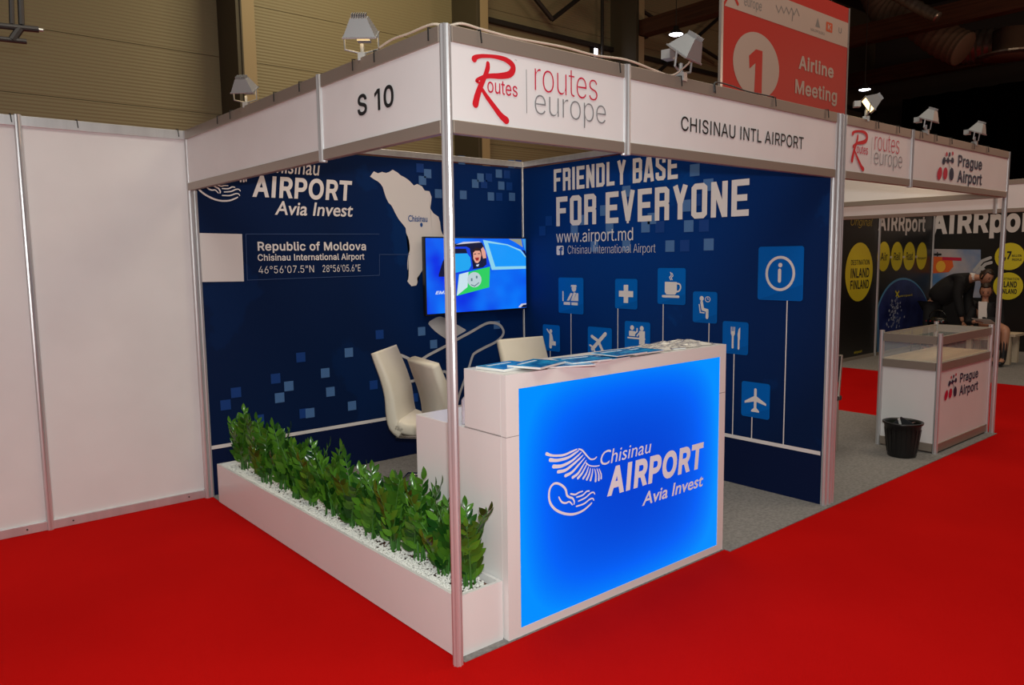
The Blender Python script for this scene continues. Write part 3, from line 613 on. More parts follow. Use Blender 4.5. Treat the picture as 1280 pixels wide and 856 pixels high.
# Prague logo
def prague(e, plane, box, k=12.8, ox=1140, oy=180, bold=.02):
    """box = affine from sign metres"""
    def S(u, v):
        s, z = FRONT.st(ox+u/k, oy+v/k)
        return box(s, z)
    mb = MB()
    def blob(u, v, lu, lv, w, m):
        a = S(u-lu, v-lv); b = S(u+lu, v+lv)
        P = [(a[0]+(b[0]-a[0])*t, a[1]+(b[1]-a[1])*t) for t in [i/8 for i in range(9)]]
        sc = abs(S(u+w/2, v)[0]-S(u-w/2, v)[0])
        mb.cur = m
        ribbon(mb, plane, P, [sc*max(.05, math.sin(math.pi*(.06+.88*i/8)))**.6 if False else sc*(max(.0, 1-(2*i/8-1)**2)**.5)+.0005 for i in range(9)], cap=False)
    blob(436, 470, -32, 88, 68, 0); blob(527, 470, -18, 95, 68, 0); blob(627, 480, 4, 105, 68, 1)
    blob(550, 160, -10, 22, 28, 0); blob(650, 150, -8, 22, 26, 0); blob(600, 165, -8, 32, 28, 1)
    blob(510, 268, -22, 42, 44, 1); blob(573, 262, -5, 45, 44, 1); blob(645, 262, -8, 45, 44, 1)
    mb.cur = 1
    ribbon(mb, plane, [S(500, 265), S(650, 265)], .010, cap=False)
    ribbon(mb, plane, [S(580, 190), S(580, 300), S(605, 380)], .006, cap=False)
    mb.build('logo', [print_crimson, print_navy], e)['label'] = 'red and navy blossom-shaped dots'
    a = S(735, 355); b = S(1115, 420); top = S(735, 160); dsc = S(955, 440)
    text(plane, 'Prague', (a[0], dsc[1], b[0], top[1]-.004), print_navy, e, bold=bold, px=False)
    a = S(722, 600); b = S(1112, 660); top = S(750, 405); dsc = S(905, 680)
    text(plane, 'Airport', (a[0], dsc[1], b[0], top[1]-.004), print_navy, e, bold=bold, px=False)
prague(sg6, FRONT, lambda s, z: (s, z))

# ---- booth walls
navy_low = mat('printed_navy', (.003, .009, .045), .5, spec=.12)
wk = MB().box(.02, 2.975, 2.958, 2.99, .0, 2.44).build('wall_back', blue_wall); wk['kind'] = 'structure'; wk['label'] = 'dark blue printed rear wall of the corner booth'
MB().box(.0, 3.0, 2.945, 2.992, 2.45, 2.5).build('rail', alu, wk, bevel=.003)
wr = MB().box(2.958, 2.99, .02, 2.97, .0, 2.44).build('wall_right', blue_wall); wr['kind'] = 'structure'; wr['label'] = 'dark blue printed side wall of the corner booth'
MB().box(2.945, 2.992, .0, 2.97, 2.45, 2.5).build('rail', alu, wr, bevel=.003)
for pl, wl, a, b_ in ((BACK, wk, .03, 2.955), (RIGHT, wr, -2.955, -.03)):
    mb = MB(); ribbon(mb, pl, [(a, .346), (b_, .346)], .026, cap=False, o=.002); mb.build('printed_stripe', print_white, wl)['label'] = 'white stripe above the skirting height'
    poly(pl, [(a, .0), (b_, .0), (b_, .333), (a, .333)], navy_low, wl, name='lower_band', o=.001)
post(.0, 2.945, 0, 2.5, '', parent=wk, name='post'); post(2.945, 2.945, 0.0, 2.5, '', parent=wk, name='post', r=.009)
post(.03, 2.945, 0, 2.11, '', parent=wk, name='post', r=.014)

# left white partition
wl = empty('wall_left', (-2.5, 2.99, 0), 'white partition wall of aluminium frames at the left', kind='structure')
px_ = [-.9526-1*i for i in range(0, 6)]
xs = [0]+px_
for i in range(len(xs)-1):
    x1, x0 = xs[i]-.004, xs[i+1]+.004
    MB().box(x0, x1, 2.972, 2.988, .055, 2.445).build('panel', white_panel, wl)
    MB().box(x0, x1, 2.955, 2.99, 2.44, 2.5).build('rail', alu, wl, bevel=.003)
    MB().box(x0, x1, 2.955, 2.99, 0, .058).build('rail', alu, wl, bevel=.003)
    MB().tube([(x1-.12, 2.956, .03), (x1-.12, 2.950, .03)], .005, 8).build('screw', steel, wl)
    MB().tube([(x0+.12, 2.956, .03), (x0+.12, 2.950, .03)], .005, 8).build('screw', steel, wl)
    post(xs[i+1], 2.96, 0, 2.505, '', parent=wl, name='post')

# ---- prints on the rear wall
text(BACK, 'AIRPORT', (.425, 2.085, 1.215, 2.24), print_white, wk, bold=.028, shear=.12, px=False)
text(BACK, 'Avia Invest', (.584, 1.965, 1.214, 2.065), print_white, wk, bold=.014, shear=.2, px=False)
a = BACK.st(352, 216); b_ = BACK.st(370, 208)
text(BACK, 'Chisinau', (.53, 2.262, .95, 2.375), print_white, wk, bold=.004, shear=.2, px=False)
text(BACK, 'Republic of Moldova', (.446, 1.693, 1.316, 1.775), print_white, wk, bold=.018, px=False)
text(BACK, 'Chisinau International Airport', (.442, 1.625, 1.299, 1.686), print_white, wk, bold=.014, px=False)
text(BACK, '46°56\'07.5"N', (.444, 1.547, .87, 1.600), print_white, wk, bold=-.004, px=False)
text(BACK, '28°56\'05.6"E', (.94, 1.547, 1.262, 1.600), print_white, wk, bold=-.004, px=False)
poly(BACK, [(.036, 1.50), (.335, 1.495), (.338, 1.826), (.036, 1.83)], print_white, wk, name='white_square')['label'] = 'plain white printed square'
for P in ([(474, 292.5), (307, 292.5), (309, 350), (474, 344), (474, 318), (512, 318)],):
    mb = MB(); ribbon(mb, BACK, [BACK.st(*p) for p in P], .0035, cap=False); mb.build('printed_line', line_blue, wk)
mp = [(12,150),(35,118),(60,130),(85,122),(110,128),(150,108),(180,125),(215,150),(240,165),(262,185),(280,205),(300,195),(330,210),(345,235),(375,240),(388,275),(385,310),(380,345),(400,375),(430,395),(440,430),(445,475),(470,520),(450,590),(400,640),(365,690),(345,700),(320,740),(300,770),(295,815),(265,820),(240,790),(248,740),(240,680),(255,600),(250,540),(230,465),(190,415),(155,350),(125,310),(100,250),(90,215),(60,180)]
poly(BACK, [BACK.st(460+u/4.89, 190+v/4.89) for u, v in mp], print_white, wk, name='country_map', jag=.008)['label'] = 'white country silhouette'
text(BACK, 'Chisinau', (510, 277, 534, 269.5), mat('print_label_blue', (.01, .07, .28), .5), wk, bold=.02, o=.003)
poly(BACK, circ(*BACK.st(526.5, 281), .013, rz=.018), MATS['print_label_blue'], wk, name='map_dot', o=.003)
# aeroplane outline
def outline(plane, pts, w, parent, name, m=print_white, k=6.584, ox=455, oy=385, o=None):
    mb = MB(); ribbon(mb, plane, smooth([plane.st(ox+u/k, oy+v/k) for u, v in pts], 5), w, o=o); return mb.build(name, m, parent)
pw2 = mat('print_pale_grey', (.48, .46, .47), .5)
outline(BACK, [(350,598),(310,560),(255,475),(212,405),(215,385),(235,370),(265,375),(345,405),(430,440),(540,380),(665,315),(760,260),(880,195),(990,133),(1050,120),(1110,135),(1145,185),(1135,230),(1080,280),(990,325),(910,370),(888,405),(860,495),(815,620),(775,740),(740,900),(700,1100)], .024, wk, 'aeroplane_outline', pw2)
outline(BACK, [(350,598),(375,603),(430,592),(560,555),(640,525),(675,530),(685,580),(665,700),(650,820),(630,1000),(610,1150)], .024, wk, 'aeroplane_outline', pw2)
poly(BACK, smooth([BACK.st(455+u/6.584, 385+v/6.584) for u, v in [(528,125),(545,105),(590,80),(625,70),(660,80),(720,112),(790,150),(836,178),(830,190),(780,220),(700,262),(660,245),(590,195),(540,145),(528,125)]], 3)[:-1], pw2, wk, name='aeroplane_tail')
# squares
def squares(plane, lst, w, parent):
    for u, v, d in lst:
        s, z = plane.st(u, v); h = w/2
        poly(plane, [(s-h, z-h), (s+h, z-h), (s+h, z+h), (s-h, z+h)], sq_light if d == 1 else sq_dark, parent, name='printed_square', o=.001+.0002*d)
squares(BACK, [(376,446.5,0),(344.5,473,0),(295,490.5,0),(282,506,0),(324,524.5,0),(361,482.5,1),(349.5,497,1),(436,440.5,1),(406.5,466,1),(413,489.5,1),(440,507,1),(387.5,516,1),(380,516.5,0),(467,481,0),(474.5,418,0),(527,414,1),(542,430,1),(518,452,1),(518,497,0),(503,498,0),(621,406,1),
  (534.5,217,1),(528,225.5,1),(548,242,1),(525,210,0),(577,200,1),(639,205,1),(623.5,217,1),(600.5,222,1),(594,229.5,1),(626.5,232,1),(579,243.5,1),(613.5,245.5,1),(640,246,1),(611,222,0),(605,230,0),(633.5,218,0),(636.5,233,0),(624,246,0),(648,205,0)], .072, wk)
squares(RIGHT, [(868.5,212.5,1),(885.5,231,1),(857.5,257,1),(783,239,1),(755,263,1),(727,275,1),(815,273,1),(807,283.5,1),(861,282.5,1),(825,283.5,0),(880,282,0),(718,287,1),(762,286,1),(837.5,307.5,1),(886,305.5,1),(856,307,0),(743,308,1),(783,307,1),(686,276,0),(678,288.5,0),(870,250,0)], .085, wr)

# ---- prints on the side wall
block_text(RIGHT, 'FRIENDLY BASE', -2.54, -1.204, 2.205, 2.395, print_white, wr)
block_text(RIGHT, 'FOR EVERYONE', -2.512, -.60, 1.905, 2.155, print_white, wr)
text(RIGHT, 'www.airport.md', (-2.513, 1.735, -1.634, 1.868), print_white, wr, px=False)
text(RIGHT, 'Chisinau International Airport', (-2.37, 1.645, -1.409, 1.735), print_white, wr, bold=-.012, px=False)
poly(RIGHT, rrect(-2.51, -2.42, 1.655, 1.735, .012), print_white, wr, name='social_badge')
text(RIGHT, 'f', (-2.478, 1.655, -2.428, 1.725), sq_dark, wr, bold=.03, px=False, o=.003)
PB = [(64, 90), (64, 88)]
def tile(u0, v0, u1, v1, pole=None, ax=None):
    a = RIGHT.st(u0, v1); b = RIGHT.st(u1, v0); s0, s1 = a[0], b[0]
    zc = (RIGHT.st(u0, (v0+v1)/2)[1]+RIGHT.st(u1, (v0+v1)/2)[1])/2
    h = ((RIGHT.st(u0, v0)[1]-RIGHT.st(u0, v1)[1])+(RIGHT.st(u1, v0)[1]-RIGHT.st(u1, v1)[1]))/4
    z0, z1 = zc-h, zc+h
    sgn = empty('wayfinding_tile', tuple(RIGHT.pt((s0+s1)/2, z0)))
    o = poly(RIGHT, rrect(s0, s1, z0, z1, .018), print_tile, wr, name='pictogram_tile', o=.002)
    ROOTS.remove(sgn); bpy.data.objects.remove(sgn)
    m = MB(); d_ = [(s0+.01, z0+.005), (s1-.01, z0+.005), (s1-.005, z0+.3*(z1-z0)), (s0+.2*(s1-s0), z0+.06*(z1-z0))]
    poly(RIGHT, d_, print_tile2, wr, name='tile_shade', o=.0023)
    if pole:
        s, _ = RIGHT.st(*pole); mb = MB(); ribbon(mb, RIGHT, [(s, z0), (s, .35)], .0075, cap=False, o=.0015); mb.build('printed_pole', print_white, wr)
    return lambda x, y: (s0+x*(s1-s0), z0+y*(z1-z0)), (s1-s0)
def icon(T, shapes, name='pictogram', holes=()):
    f_, w_ = T; mbs = []; LAYER[0] = 0
    for kq, (kind, *a) in enumerate(shapes):
        if kind == 'p': mbs.append(poly(RIGHT, [f_(*q) for q in a[0]], None, None, name=None, o=.0034-.0001*kq))
        elif kind == 'c': c_ = f_(a[0], a[1]); mbs.append(poly(RIGHT, circ(*c_, a[2]*w_), None, None, name=None, o=.0034-.0001*kq))
        elif kind == 'l': mb = MB(); ribbon(mb, RIGHT, smooth([f_(*q) for q in a[0]], 4) if len(a) > 2 else [f_(*q) for q in a[0]], a[1]*w_, o=.0036); mbs.append(mb)
    join(mbs).build(name, print_white, wr)
B_ = lambda x0, y0, x1, y1: [(x0, y0), (x1, y0), (x1, y1), (x0, y1)]
T = tile(698.5, 347, 729.5, 392, (714, 400))
icon(T, [('p', B_(.22, .24, .48, .32)), ('p', B_(.53, .24, .78, .32)), ('l', [(.19, .36), (.19, .60)], .05), ('c', .63, .70, .09), ('p', [(.50, .75), (.74, .75), (.72, .80), (.52, .80)]),
         ('p', [(.34, .36), (.44, .36), (.58, .56), (.50, .58)]), ('p', [(.50, .36), (.60, .36), (.72, .58), (.62, .60)]), ('p', [(.60, .36), (.80, .36), (.80, .57), (.74, .58)])])
T = tile(769, 348.5, 797, 386, (772.5, 395))
icon(T, [('p', B_(.40, .20, .60, .80)), ('p', B_(.18, .40, .82, .60))])
T = tile(822, 335, 857.5, 380.5, (829, 400))
icon(T, [('p', [(.27, .62), (.70, .62), (.70, .34), (.64, .27), (.33, .27), (.27, .34)]), ('l', [(.70, .58), (.80, .56), (.83, .47), (.78, .38), (.70, .36)], .045, 1), ('l', [(.20, .22), (.76, .22)], .07),
         ('l', [(.48, .68), (.44, .75), (.50, .80), (.47, .88)], .03, 1), ('l', [(.54, .68), (.50, .74), (.56, .79), (.52, .86)], .025, 1)])
T = tile(866, 364.5, 897, 403.5, (886.5, 410))
icon(T, [('c', .37, .78, .085), ('l', [(.37, .66), (.42, .44), (.60, .40), (.60, .18)], .11), ('l', [(.27, .58), (.32, .33), (.48, .32)], .04), ('l', [(.62 + .10*math.cos(a_*.524), .76 + .085*math.sin(a_*.524)) for a_ in range(13)], .025), ('l', [(.62, .82), (.62, .76), (.67, .76)], .02)])
T = tile(903, 402, 936, 442.5, (917.5, 460))
icon(T, [('l', [(.41, .58), (.41, .20)], .075), ('p', [(.33, .84), (.36, .84), (.36, .70), (.395, .70), (.395, .84), (.425, .84), (.425, .70), (.46, .70), (.46, .84), (.49, .84), (.49, .62), (.44, .54), (.38, .54), (.33, .62)]),
         ('l', [(.64, .48), (.64, .18)], .07), ('p', [(.61, .46), (.59, .62), (.63, .78), (.69, .84), (.69, .46)])])
T = tile(947, 308, 1005.5, 375.5, (983, 420))
icon(T, [('l', [(.5+.30*math.cos(k*math.pi/16), .5+.30*math.sin(k*math.pi/16)) for k in range(33)], .055), ('c', .5, .655, .045), ('l', [(.49, .56), (.49, .36)], .07)])
T = tile(679, 406, 700, 438.5, (688, 445))
icon(T, [('c', .48, .76, .08), ('l', [(.48, .62), (.46, .16)], .15), ('l', [(.42, .66), (.26, .82)], .06), ('p', B_(.54, .22, .76, .38)), ('l', [(.54, .60), (.60, .40)], .06)])
T = tile(735, 409, 765, 447, (750, 460))
icon(T, [('l', [(.20, .26), (.74, .80)], .12), ('l', [(.18, .68), (.5, .52)], .10), ('l', [(.48, .50), (.66, .18)], .10), ('l', [(.10, .38), (.28, .30)], .06), ('l', [(.26, .30), (.32, .14)], .06)])
T = tile(781, 402, 813, 442, (797, 460))
icon(T, [('c', .30, .80, .075), ('c', .68, .80, .075), ('p', [(.18, .54), (.42, .54), (.42, .70), (.18, .70)]), ('l', [(.40, .62), (.50, .70), (.50, .78)], .05), ('l', [(.14, .48), (.80, .48)], .05), ('p', [(.58, .30), (.80, .30), (.80, .72), (.58, .72)]), ('l', [(.60, .66), (.50, .56)], .05)])
T = tile(926.5, 478, 963, 522, (940, 530))
icon(T, [('l', [(.50, .80), (.50, .24)], .09), ('p', [(.47, .62), (.12, .44), (.12, .38), (.47, .46)]), ('p', [(.53, .62), (.88, .44), (.88, .38), (.53, .46)]), ('p', [(.48, .30), (.36, .20), (.36, .16), (.64, .16), (.64, .20), (.52, .30)])])

# hand-and-wing logo, drawn on the counter; affine-copied to the rear wall
CNT = Plane(1, -.001)
def logo_shapes():
    W = []
    def S(u, v): return CNT.st(680+u/6.095, 530+v/6.095)
    W.append(([(15,225),(60,238),(140,235),(200,210),(245,190)], [.016,.010,.010,.010,.006]))
    W.append(([(45,272),(100,275),(180,255),(235,220),(262,200)], [.018,.014,.012,.010,.005]))
    W.append(([(70,322),(130,318),(200,285),(250,245),(280,215)], [.018,.015,.012,.009,.005]))
    W.append(([(105,362),(160,350),(220,305),(270,260),(295,235)], [.016,.014,.012,.009,.004]))
    W.append(([(160,392),(210,365),(260,310),(308,255)], [.015,.013,.010,.004]))
    W.append(([(215,405),(255,375),(290,320),(318,275)], [.014,.012,.009,.004]))
    W.append(([(255,410),(285,375),(312,325),(325,300)], [.013,.011,.008,.004]))
    W.append(([(295,412),(318,375),(335,325)], [.012,.010,.004]))
    W.append(([(322,420),(340,380),(350,335)], [.012,.010,.004]))
    W.append(([(350,425),(362,380),(367,338)], [.012,.009,.004]))
    W.append(([(388,432),(390,385),(382,340)], [.012,.009,.004]))
    W.append(([(412,425),(412,380),(398,338)], [.011,.009,.004]))
    W.append(([(430,412),(430,380),(415,340)], [.010,.008,.004]))
    W.append(([(262,188),(290,200),(320,235),(350,265),(380,265),(398,250)], [.006,.009,.008,.007,.006]))
    W.append(([(318,295),(345,315),(385,320),(418,315)], [.007,.006,.006,.005]))
    W.append(([(165,505),(150,480),(115,455),(75,452),(45,485),(35,540),(45,600),(85,650),(150,680),(220,685),(290,660),(340,620),(360,600)], [.012,.011,.010,.011,.012,.012,.011,.010,.007]))
    W.append(([(165,505),(172,540),(190,555),(215,565),(228,590),(225,608)], [.012,.011,.010,.009,.007]))
    W.append(([(110,555),(130,590),(160,600),(190,590),(212,612)], [.007,.009,.008,.006]))
    W.append(([(200,530),(235,535),(260,520),(290,510)], [.008,.008,.006]))
    W.append(([(245,555),(290,540),(320,512),(340,508)], [.007,.008,.007]))
    W.append(([(258,585),(310,560),(350,525),(372,518),(382,530)], [.007,.008,.007,.006]))
    W.append(([(242,625),(300,605),(345,570),(368,565),(375,578)], [.007,.008,.007,.006]))
    return [([S(*p) for p in P], w_) for P, w_ in W]
LG = logo_shapes()
def put_logo(plane, parent, aff, sc, m, o=None):
    mb = MB()
    for P, w_ in LG: ribbon(mb, plane, smooth([aff(*p) for p in P], 4), [k*sc for k in w_], o=o)
    return mb.build('wing_and_hand_logo', m, parent)
# counter lettering boxes in metres
def cbox(u0, v0, u1, v1): a = CNT.st(680+u0/6.095, 530+v0/6.095); b = CNT.st(680+u1/6.095, 530+v1/6.095); return [a[0], a[1], b[0], b[1]]
A1 = cbox(478, 550, 1212, 355); A1 = [A1[0], (CNT.st(680+478/6.095, 530+550/6.095)[1]+CNT.st(680+1180/6.095, 530+345/6.095)[1])/2, A1[2], (CNT.st(680+540/6.095, 530+312/6.095)[1]+CNT.st(680+1212/6.095, 530+137/6.095)[1])/2]
k_ = (1.225-.431)/(A1[2]-A1[0]); kz = (2.24-2.085)/(A1[3]-A1[1])
put_logo(BACK, wk, lambda s, z: (.431+(s-A1[0])*k_, 2.085+(z-A1[1])*kz), (k_+kz)/2, print_white)

# ================================================================== COUNTER
ct = empty('reception_counter', (1.05, .34, 0), 'white reception counter with glowing blue backlit front', 'counter')
MB().box(.27, 1.83, .035, .684, .006, .893).build('desk_body', gloss_white, ct, bevel=.002)
MB().box(.27, 1.83, .035, .288, .897, 1.158).build('upper_box', gloss_white, ct, bevel=.002)
fr = MB()
for bx_ in ((.27, .340, .0, 1.158), (1.776, 1.83, .0, 1.158), (.340, 1.776, .0, .042), (.340, 1.776, 1.094, 1.158)):
    fr.box(bx_[0], bx_[1], .0, .035, max(bx_[2], .004), bx_[3])
fr.build('front_frame', gloss_white, ct)
seam = mat('seam_grey', (.35, .33, .32), .6)
MB().box(.2685, 1.8315, .033, .29, .8935, .8965).build('joint_line', seam, ct)
MB().box(1.776, 1.831, -.0006, .03, .8935, .8965).build('joint_line', seam, ct); MB().box(.269, .340, -.0006, .03, .8935, .8965).build('joint_line', seam, ct)
glow = mat('backlit_blue', (0, .1, .6), .35)
N, L, b = nodes(glow)
g = N.new('ShaderNodeNewGeometry'); sp = N.new('ShaderNodeSeparateXYZ'); L.new(g.outputs['Position'], sp.inputs[0])
def edge(outp, lo, hi, reach):
    # light from the LED strip along both edges: brightness falls with distance from the nearer edge
    m1 = N.new('ShaderNodeMath'); m1.operation = 'SUBTRACT'; L.new(outp, m1.inputs[0]); m1.inputs[1].default_value = lo
    m2 = N.new('ShaderNodeMath'); m2.operation = 'SUBTRACT'; m2.inputs[0].default_value = hi; L.new(outp, m2.inputs[1])
    mn = N.new('ShaderNodeMath'); mn.operation = 'MINIMUM'; L.new(m1.outputs[0], mn.inputs[0]); L.new(m2.outputs[0], mn.inputs[1])
    d = N.new('ShaderNodeMath'); d.operation = 'DIVIDE'; L.new(mn.outputs[0], d.inputs[0]); d.inputs[1].default_value = -reach
    ex = N.new('ShaderNodeMath'); ex.operation = 'EXPONENT'; L.new(d.outputs[0], ex.inputs[0]); return ex.outputs[0]
ex, ez = edge(sp.outputs['X'], .34, 1.776, .16), edge(sp.outputs['Z'], .042, 1.094, .15)
ad = N.new('ShaderNodeMath'); ad.operation = 'ADD'; L.new(ex, ad.inputs[0])
mz = N.new('ShaderNodeMath'); mz.operation = 'MULTIPLY'; L.new(ez, mz.inputs[0]); mz.inputs[1].default_value = .7
L.new(mz.outputs[0], ad.inputs[1])
rp = N.new('ShaderNodeValToRGB'); e_ = rp.color_ramp.elements
e_[0].position = .0; e_[0].color = (0, .045, .58, 1); e_[1].position = .95; e_[1].color = (0, .27, 1, 1)
k3 = e_.new(.4); k3.color = (0, .12, .92, 1)
L.new(ad.outputs[0], rp.inputs[0]); L.new(rp.outputs[0], b.inputs['Emission Color']); b.inputs['Emission Strength'].default_value = 1.0
b.inputs['Base Color'].default_value = (0, .004, .03, 1); b.inputs['Specular IOR Level'].default_value = .04
MB().box(.340, 1.776, .002, .035, .042, 1.094).build('light_panel', glow, ct)['label'] = 'glowing blue acrylic panel'
sign_w = mat('backlit_white', (.72, .68, .72), .4, emit=(.8, .78, .88), es=.18)
put_logo(CNT, ct, lambda s, z: (s, z), 1, sign_w, o=.002)
text(CNT, 'AIRPORT', A1, sign_w, ct, bold=.036, shear=.12, px=False, o=.002)
C1 = cbox(428, 310, 815, 200); C1[1] = (CNT.st(680+450/6.095, 530+310/6.095)[1]+CNT.st(680+800/6.095, 530+222/6.095)[1])/2; C1[3] = (CNT.st(680+470/6.095, 530+178/6.095)[1]+CNT.st(680+812/6.095, 530+132/6.095)[1])/2
text(CNT, 'Chisinau', C1, sign_w, ct, bold=.0, shear=.2, px=False, o=.002)
C2 = cbox(745, 618, 1210, 480); C2[1] = (CNT.st(680+750/6.095, 530+618/6.095)[1]+CNT.st(680+1200/6.095, 530+478/6.095)[1])/2; C2[3] = (CNT.st(680+790/6.095, 530+503/6.095)[1]+CNT.st(680+1205/6.095, 530+385/6.095)[1])/2
text(CNT, 'Avia Invest', C2, sign_w, ct, bold=.014, shear=.2, px=False, o=.002)

# ---- brochures
cover = mat('brochure_cover', (.0, .16, .42), .25)
noise_mix(cover, (.0, .13, .42), (.02, .38, .80), 22, .42, .64, 6)
paper = mat('paper_white', (.8, .8, .78), .4)
cvt = mat('brochure_title', (.65, .75, .85), .4)
def brochure(u, v, ang, w_, h_, z, lab, pages=.004, m=cover, curl=0):
    p = on(2, 1.16, u, v); e = empty('brochure', (p.x, p.y, z), lab, 'brochure', 'brochures on the counter top')
    e.rotation_euler = (0, 0, R(ang)); e['_o'] = (0, 0, 0)
    n = 6; mb = MB(); mc = MB()
    for k in range(n):
        x0, x1 = -w_/2+w_*k/n, -w_/2+w_*(k+1)/n
        c0, c1 = curl*(k/n)**2, curl*((k+1)/n)**2
        mb.prism([(x0, -h_/2, c0), (x1, -h_/2, c1), (x1, h_/2, c1), (x0, h_/2, c0)], (0, 0, pages))
        mc.prism([(x0, -h_/2, c0+pages), (x1, -h_/2, c1+pages), (x1, h_/2, c1+pages), (x0, h_/2, c0+pages)], (0, 0, .0008))
    mb.build('pages', paper, e); mc.build('cover', m, e)
    MB().box(-w_*.36, w_*.30, h_*.22, h_*.32, pages+.001+curl*.4, pages+.0016+curl*.4).build('title_print', cvt, e)
    return e
Z = 1.1595
brochure(634, 459, 8, .225, .165, Z, 'leftmost blue brochure lying on the white counter top', .011)
brochure(671, 459.5, 18, .225, .165, Z+.012, 'blue brochure overlapping the leftmost one on its right', .009)
brochure(706, 455.5, -22, .225, .165, Z, 'third blue brochure from the left, turned the other way', .006)
brochure(727, 452, -8, .225, .165, Z+.0075, 'fourth blue brochure from the left, on top of the turned one', .006)
brochure(752, 448, 4, .225, .165, Z+.0005, 'middle blue brochure of the row on the counter', .006)
brochure(774, 445, 2, .225, .165, Z+.0145, 'blue brochure just right of the middle of the row', .004)
brochure(796, 441.5, 3, .225, .165, Z+.0075, 'rightmost light blue brochure of the row', .006)
nb = mat('navy_cover', (.01, .02, .16), .3)
brochure(835, 435.5, -22, .15, .10, Z, 'dark navy booklet beside the plastic sleeves', .005, nb)
# crumpled sleeves
plastic = mat('clear_plastic', (.75, .72, .68), .12, alpha=.72, coat=.5)
noise_mix(plastic, (.34, .32, .32), (.85, .80, .74), 30, .33, .52, 5, stretch=(1, 2, 1))
mb = MB(); mb.smooth = False; n, m_ = 30, 14
c0 = on(2, 1.17, 862, 432); random.seed(5)
hs = [[0]*(m_+1) for _ in range(n+1)]
import mathutils
for i in range(n+1):
    for j in range(m_+1):
        u, v = i/n, j/m_
        env = math.sin(math.pi*u)**.5*math.sin(math.pi*v)**.5
        hs[i][j] = Z+.002+env*(.014+.014*abs(mathutils.noise.noise(Vector((u*7, v*4, 0))))*2+.008*abs(mathutils.noise.noise(Vector((u*19, v*11, 3)))))
base = mb.add([(1.29+i/n*.50+.012*math.sin(j*1.7), .035+j/m_*.225+.010*math.sin(i*.9), hs[i][j]) for i in range(n+1) for j in range(m_+1)])
for i in range(n):
    for j in range(m_):
        q = base+i*(m_+1)+j; mb.face((q, q+m_+1, q+m_+2, q+1))
k0 = mb.add([(1.29+i/n*.50, .035+j/m_*.225, Z) for i in (0, n) for j in (0, m_)]); mb.face((k0, k0+1, k0+3, k0+2))
o = mb.build('plastic_sleeves', plastic); tag(o, 'crumpled heap of clear plastic sleeves at right end of the counter', 'plastic sleeves')
# bottle on desk
bt = mat('clear_bottle', (.75, .70, .80), .1, alpha=.55)
p = on(2, .9, 577, 529)
e = empty('plastic_bottle', (.322, .335, .894), 'clear plastic bottle standing on the desk behind the upper box', 'bottle')
mb = MB(); mb.smooth = True
mb.lathe([(0, 0), (.026, 0), (.028, .01), (.026, .03), (.028, .05), (.026, .07), (.028, .09), (.027, .11), (.012, .13), (.012, .135)], (.322, .335, .894), 18); mb.build('bottle_body', bt, e)
MB().lathe([(.013, .135), (.013, .150), (0, .150)], (.322, .335, .894), 14).build('cap', mat('bottle_cap', (.02, .04, .3), .4), e)

# ================================================================== PLANTER
pl = empty('planter_box', (.14, 1.4, 0), 'long low white planter box along the left side of the booth', 'planter')
pm = gloss_white
x0, x1, y0, y1, ph = .022, .262, .03, 2.79, .268
MB().box(x0, x0+.016, y0, y1, .004, ph).build('side_board', pm, pl); MB().box(x1-.016, x1, y0, y1, .004, ph).build('side_board', pm, pl)
MB().box(x0+.016, x1-.016, y0, y0+.016, .004, ph).build('end_board', pm, pl); MB().box(x0+.016, x1-.016, y1-.016, y1, .004, ph).build('end_board', pm, pl)
soil = mat('bark_soil', (.10, .035, .02), .95); noise_mix(soil, (.03, .012, .008), (.18, .07, .03), 40, .35, .6, bump=.6, bscale=80)
MB().box(x0+.017, x1-.017, y0+.017, y1-.017, .01, .232).build('soil', soil, pl)
peb = mat('white_pebble', (.80, .79, .74), .6)
random.seed(11); mb = MB()
ico = [(0, 0, 1), (.9, 0, .2), (.28, .85, .2), (-.72, .53, .2), (-.72, -.53, .2), (.28, -.85, .2), (0, 0, -.6)]
for k in range(8500):
    x = random.uniform(x0+.022, x1-.022)
    if random.random() < .45: x = x0+.022+abs(random.gauss(0, .03))
    x = min(x, x1-.022)
    y = random.uniform(y0+.022, y1-.022); r = random.uniform(.0065, .011); a = random.uniform(0, 6.28)
    z = .235+random.uniform(0, .012)
    b0 = mb.add([(x+r*(p[0]*math.cos(a)-p[1]*math.sin(a)), y+r*(p[0]*math.sin(a)+p[1]*math.cos(a))*.8, z+r*p[2]*.8) for p in ico])
    for i in range(1, 6):
        j = i % 5+1; mb.face((b0, b0+i, b0+j)); mb.face((b0+6, b0+j, b0+i))
o = mb.build('pebbles', peb, loc=(.14, 1.4, .232)); tag(o, 'white decorative pebbles filling the planter box', 'pebbles', kind='stuff')

